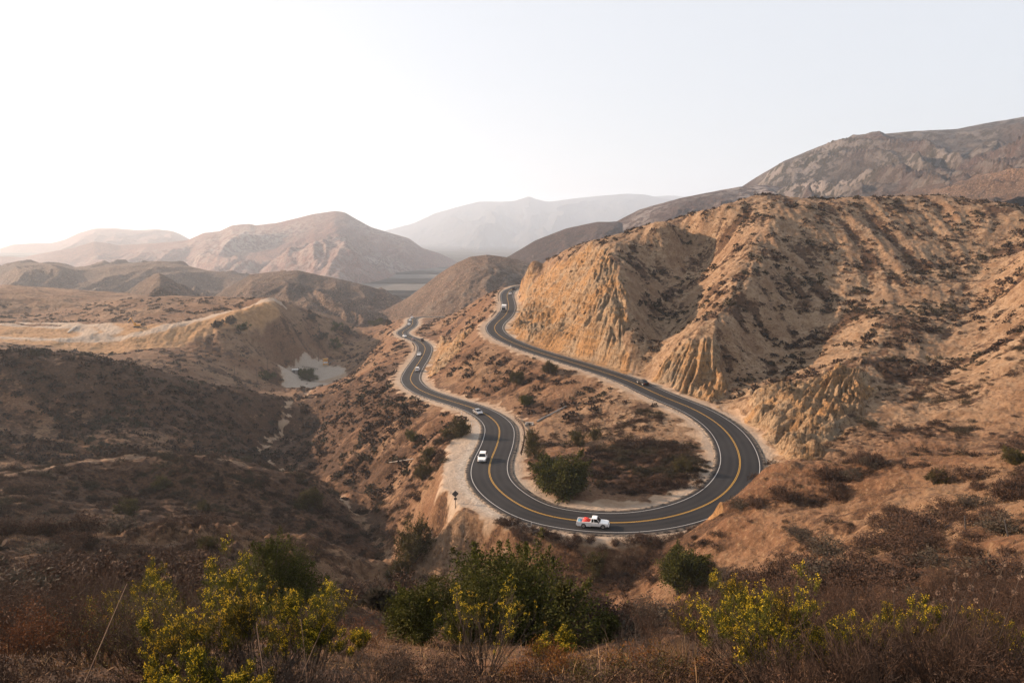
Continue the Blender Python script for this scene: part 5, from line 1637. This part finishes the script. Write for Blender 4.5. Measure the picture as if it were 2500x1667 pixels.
# ---- utility poles
for u, v, h, lab in [(778, 883, 11, 'utility pole standing behind the pale gravel yard'), (654, 906, 9, 'utility pole at the left edge of the gravel yard'), (574, 931, 9.5, 'utility pole left of the gravel yard, leftmost of the canyon poles'), (628, 931, 7.5, 'short utility pole among brush left of the gravel yard')]:
    p = src_hit(u, v)
    root = empty('utility_pole', tuple(p)); tag(root, lab, 'utility pole')
    Mesh().add(cyl((0, 0, -0.5), (0, 0, h), 0.17, 0.11, 10)).build('pole', M_WOOD, root)
    Mesh().add(box(0, 0, h - 0.7, 2.2, 0.12, 0.14)).build('crossarm', M_WOOD, root)
    for x in (-0.9, -0.3, 0.3, 0.9):
        Mesh().add(cyl((x, 0, h - 0.63), (x, 0, h - 0.4), 0.05, 0.03, 8)).build('insulator', M_GALV, root)

# ---- gravel yard plant
p = src_hit(795, 893)
root = empty('screening_machine', tuple(p), R(25)); tag(root, 'yellow and white gravel screening machine on the pale yard', 'machine')
for x in (-1.6, 1.6):
    for y in (-0.9, 0.9):
        Mesh().add(box(x, y, 1.5, 0.22, 0.22, 3.2)).build('leg', M_YEL, root)
for k in range(3):
    Mesh().add(box(0, 0, 1.3 + k * 1.1, 3.6, 2.0, 0.45, 0.95)).build('screen_deck', M_BOX if k % 2 else M_YEL, root)
Mesh().add(loft([[(-0.9, -0.7, 4.0), (0.9, -0.7, 4.0), (0.9, 0.7, 4.0), (-0.9, 0.7, 4.0)], [(-1.9, -1.2, 5.2), (1.9, -1.2, 5.2), (1.9, 1.2, 5.2), (-1.9, 1.2, 5.2)]])).build('hopper', M_YEL, root)
Mesh().add(loft([[(1.5, -0.4, 1.0), (1.5, 0.4, 1.0), (1.5, 0.4, 1.3), (1.5, -0.4, 1.3)], [(7.0, -0.4, 3.6), (7.0, 0.4, 3.6), (7.0, 0.4, 3.9), (7.0, -0.4, 3.9)]])).build('conveyor', M_SIGNBACK, root)
p = src_hit(721, 911)
root = empty('equipment_cabinet', tuple(p), R(10)); tag(root, 'pale grey equipment cabinet on the gravel yard', 'cabinet')
Mesh().add(box(0, 0, 1.2, 4.0, 2.6, 2.5)).build('body', M_GALV, root)
Mesh().add(box(0, 0, 2.53, 4.3, 2.9, 0.14)).build('roof', M_BOX, root)
Mesh().add(box(-0.6, -1.315, 1.1, 0.95, 0.03, 2.0)).build('door', M_SIGNBACK, root)
p = src_hit(730, 913)
root = empty('vent_pipe', tuple(p)); tag(root, 'rust brown upright vent pipe beside the equipment cabinet', 'vent pipe')
Mesh().add(cyl((0, 0, -0.3), (0, 0, 4.2), 0.22)).build('pipe', M_RUSTY, root)
Mesh().add(cyl((0, 0, 4.2), (0, 0, 4.5), 0.4, 0.15)).build('cap', M_RUSTY, root)
a, b = src_hit(738, 897), src_hit(776, 903)
root = empty('yard_fence', tuple(a)); tag(root, 'low wooden rail fence across the gravel yard', 'fence')
n = 9
for k in range(n):
    q = (b - a) * k / (n - 1)
    Mesh().add(box(q[0], q[1], q[2] + 0.5, 0.18, 0.18, 1.3)).build('post', M_WOOD, root)
for z in (0.5, 1.0):
    Mesh().add(cyl((0, 0, z), tuple((b - a) + (0, 0, z)), 0.06, None, 6)).build('rail', M_WOOD, root)

# ---- excavator on the bench
p = src_hit(334, 800)
root = empty('excavator', tuple(p), R(200)); tag(root, 'yellow excavator with raised arm on the quarry bench', 'excavator')
for s in (-1, 1):
    Mesh().add(loft([[(-1.9, s * 1.1 - 0.3, 0.25), (-1.5, s * 1.1 - 0.3, 0), (1.5, s * 1.1 - 0.3, 0), (1.9, s * 1.1 - 0.3, 0.25), (1.9, s * 1.1 - 0.3, 0.65), (1.5, s * 1.1 - 0.3, 0.9), (-1.5, s * 1.1 - 0.3, 0.9), (-1.9, s * 1.1 - 0.3, 0.65)], [(-1.9, s * 1.1 + 0.3, 0.25), (-1.5, s * 1.1 + 0.3, 0), (1.5, s * 1.1 + 0.3, 0), (1.9, s * 1.1 + 0.3, 0.25), (1.9, s * 1.1 + 0.3, 0.65), (1.5, s * 1.1 + 0.3, 0.9), (-1.5, s * 1.1 + 0.3, 0.9), (-1.9, s * 1.1 + 0.3, 0.65)]])).build('track', M_BLACK, root)
Mesh().add(box(-0.6, 0, 1.55, 3.4, 2.6, 1.1, 0.94, 0.15)).build('body', M_YEL, root)
cb = Mesh().add(box(0.7, 0.75, 2.5, 1.5, 1.05, 1.5, 0.9)).build('cab', M_YEL, root)
Mesh().add(box(1.47, 0.75, 2.55, 0.03, 0.8, 0.9)).build('window', M_GLASS, cb)
Mesh().add(cyl((1.0, -0.2, 1.8), (3.0, -0.2, 6.4), 0.34, 0.24, 8)).build('boom', M_YEL, root)
Mesh().add(cyl((3.0, -0.2, 6.4), (4.9, -0.2, 4.0), 0.24, 0.16, 8)).build('arm', M_YEL, root)
Mesh().add(loft([[(4.5, -0.75, 4.1), (5.3, -0.75, 4.1), (5.3, 0.35, 4.1), (4.5, 0.35, 4.1)], [(4.3, -0.65, 3.2), (4.8, -0.65, 3.1), (4.8, 0.25, 3.1), (4.3, 0.25, 3.2)]])).build('bucket', M_SIGNBACK, root)

# ---- boulders edging the haul road on the bench
for j in range(7):
    p = src_hit(168 + j * 3.0, 812 - j * 2.1)
    r = 0.9 + 0.4 * ((j * 37) % 5) / 5
    rng = np.random.RandomState(900 + j)
    rings = [[(r * math.sin(0.25 + 2.6 * k / 4) * math.cos(a) * (1 + 0.15 * rng.normal()), r * math.sin(0.25 + 2.6 * k / 4) * math.sin(a) * (1 + 0.15 * rng.normal()), r * (1 - math.cos(0.25 + 2.6 * k / 4)) * 0.6 - 0.2) for a in np.arange(8) * math.pi / 4] for k in range(5)]
    o = Mesh().add(loft(rings)).build('boulder', M_STONE, None); o.location = p
    tag(o, 'pale boulder in the row edging the haul road on the quarry bench', 'boulder', 'boulders on the quarry bench')

# ---- leaning stakes of an old fence on the near slope
for j, (u, v, lx) in enumerate([(2222, 1312, 0.35), (2278, 1297, -0.6), (2358, 1292, -0.25), (2463, 1308, -0.5), (2128, 1322, -0.2)]):
    p = src_hit(u, v)
    o = Mesh().add(cyl((0, 0, -0.2), (lx * 0.8, 0, 1.05), 0.045, 0.035, 6)).build('fence_stake', M_SIGNBACK, None); o.location = p
    tag(o, 'thin dark leaning stake of an old fence on the near right slope', 'stake', 'stakes of the old fence')
# ------------------------------------------------------------------ light, sky, air, camera
SUN_AZ, SUN_EL = R(72), R(19)            # sun low to the left, beyond the frame edge
w = bpy.data.worlds.new('World'); scene.world = w
w.use_nodes = True
wt = w.node_tree
sky = wt.nodes.new('ShaderNodeTexSky')
sky.sky_type = 'NISHITA'
sky.sun_disc = False
sky.sun_elevation = SUN_EL
sky.sun_rotation = -SUN_AZ
sky.altitude = 200; sky.air_density = 1.0; sky.dust_density = 3.5; sky.ozone_density = 1.2
bg = wt.nodes['Background']
veil = wt.nodes.new('ShaderNodeMix'); veil.data_type = 'RGBA'      # thin even cloud veil over the clear sky
veil.inputs[0].default_value = 0.84
veil.inputs[7].default_value = (2.73, 2.77, 2.87, 1)
wt.links.new(sky.outputs[0], veil.inputs[6])
wt.links.new(veil.outputs[2], bg.inputs[0])
bg.inputs[1].default_value = 0.12

sl = bpy.data.lights.new('sun', 'SUN')
sl.energy = 5.0; sl.angle = R(0.6); sl.color = (1.0, 0.70, 0.48)
so = link(bpy.data.objects.new('sun', sl))
sd = Vector((-math.sin(SUN_AZ) * math.cos(SUN_EL), math.cos(SUN_AZ) * math.cos(SUN_EL), math.sin(SUN_EL)))
so.location = sd * 300
so.rotation_euler = (-sd).to_track_quat('-Z', 'Y').to_euler()

hm = bpy.data.materials.new('haze_air'); hm.use_nodes = True
ht = hm.node_tree
ht.nodes.remove(ht.nodes['Principled BSDF'])
pv = ht.nodes.new('ShaderNodeVolumePrincipled')
pv.inputs['Color'].default_value = (0.73, 0.85, 1.0, 1)
pv.inputs['Density'].default_value = 0.00012
pv.inputs['Anisotropy'].default_value = 0.35
ht.links.new(pv.outputs[0], ht.nodes['Material Output'].inputs['Volume'])
X0, X1, Y0, Y1, Z0, Z1 = -12800, 12800, -400, 13200, -149, 640
hv = np.array([(x, y, z) for z in (Z0, Z1) for y in (Y0, Y1) for x in (X0, X1)], float)
hf = np.array([(0, 2, 3, 1), (4, 5, 7, 6), (0, 1, 5, 4), (2, 6, 7, 3), (0, 4, 6, 2), (1, 3, 7, 5)])
hz = np_obj('haze', hv, hf, [hm], smooth_shade=False)
tag(hz, kind='stuff', label='thin pale haze filling the canyon air')

cam = bpy.data.cameras.new('Camera')
co = link(bpy.data.objects.new('Camera', cam))
cam.sensor_width = 36; cam.lens = 36 * FPX / 2500
cam.clip_start = 0.1; cam.clip_end = 60000
co.rotation_euler = (R(90) - PITCH, 0, 0)
scene.camera = co

scene.view_settings.view_transform = 'Standard'
scene.view_settings.look = 'None'
scene.view_settings.gamma = 1
scene.view_settings.exposure = 1.35
cy = scene.cycles
cy.max_bounces = 6; cy.diffuse_bounces = 3; cy.glossy_bounces = 3; cy.transmission_bounces = 4; cy.transparent_max_bounces = 6; cy.volume_bounces = 2
cy.use_denoising = True
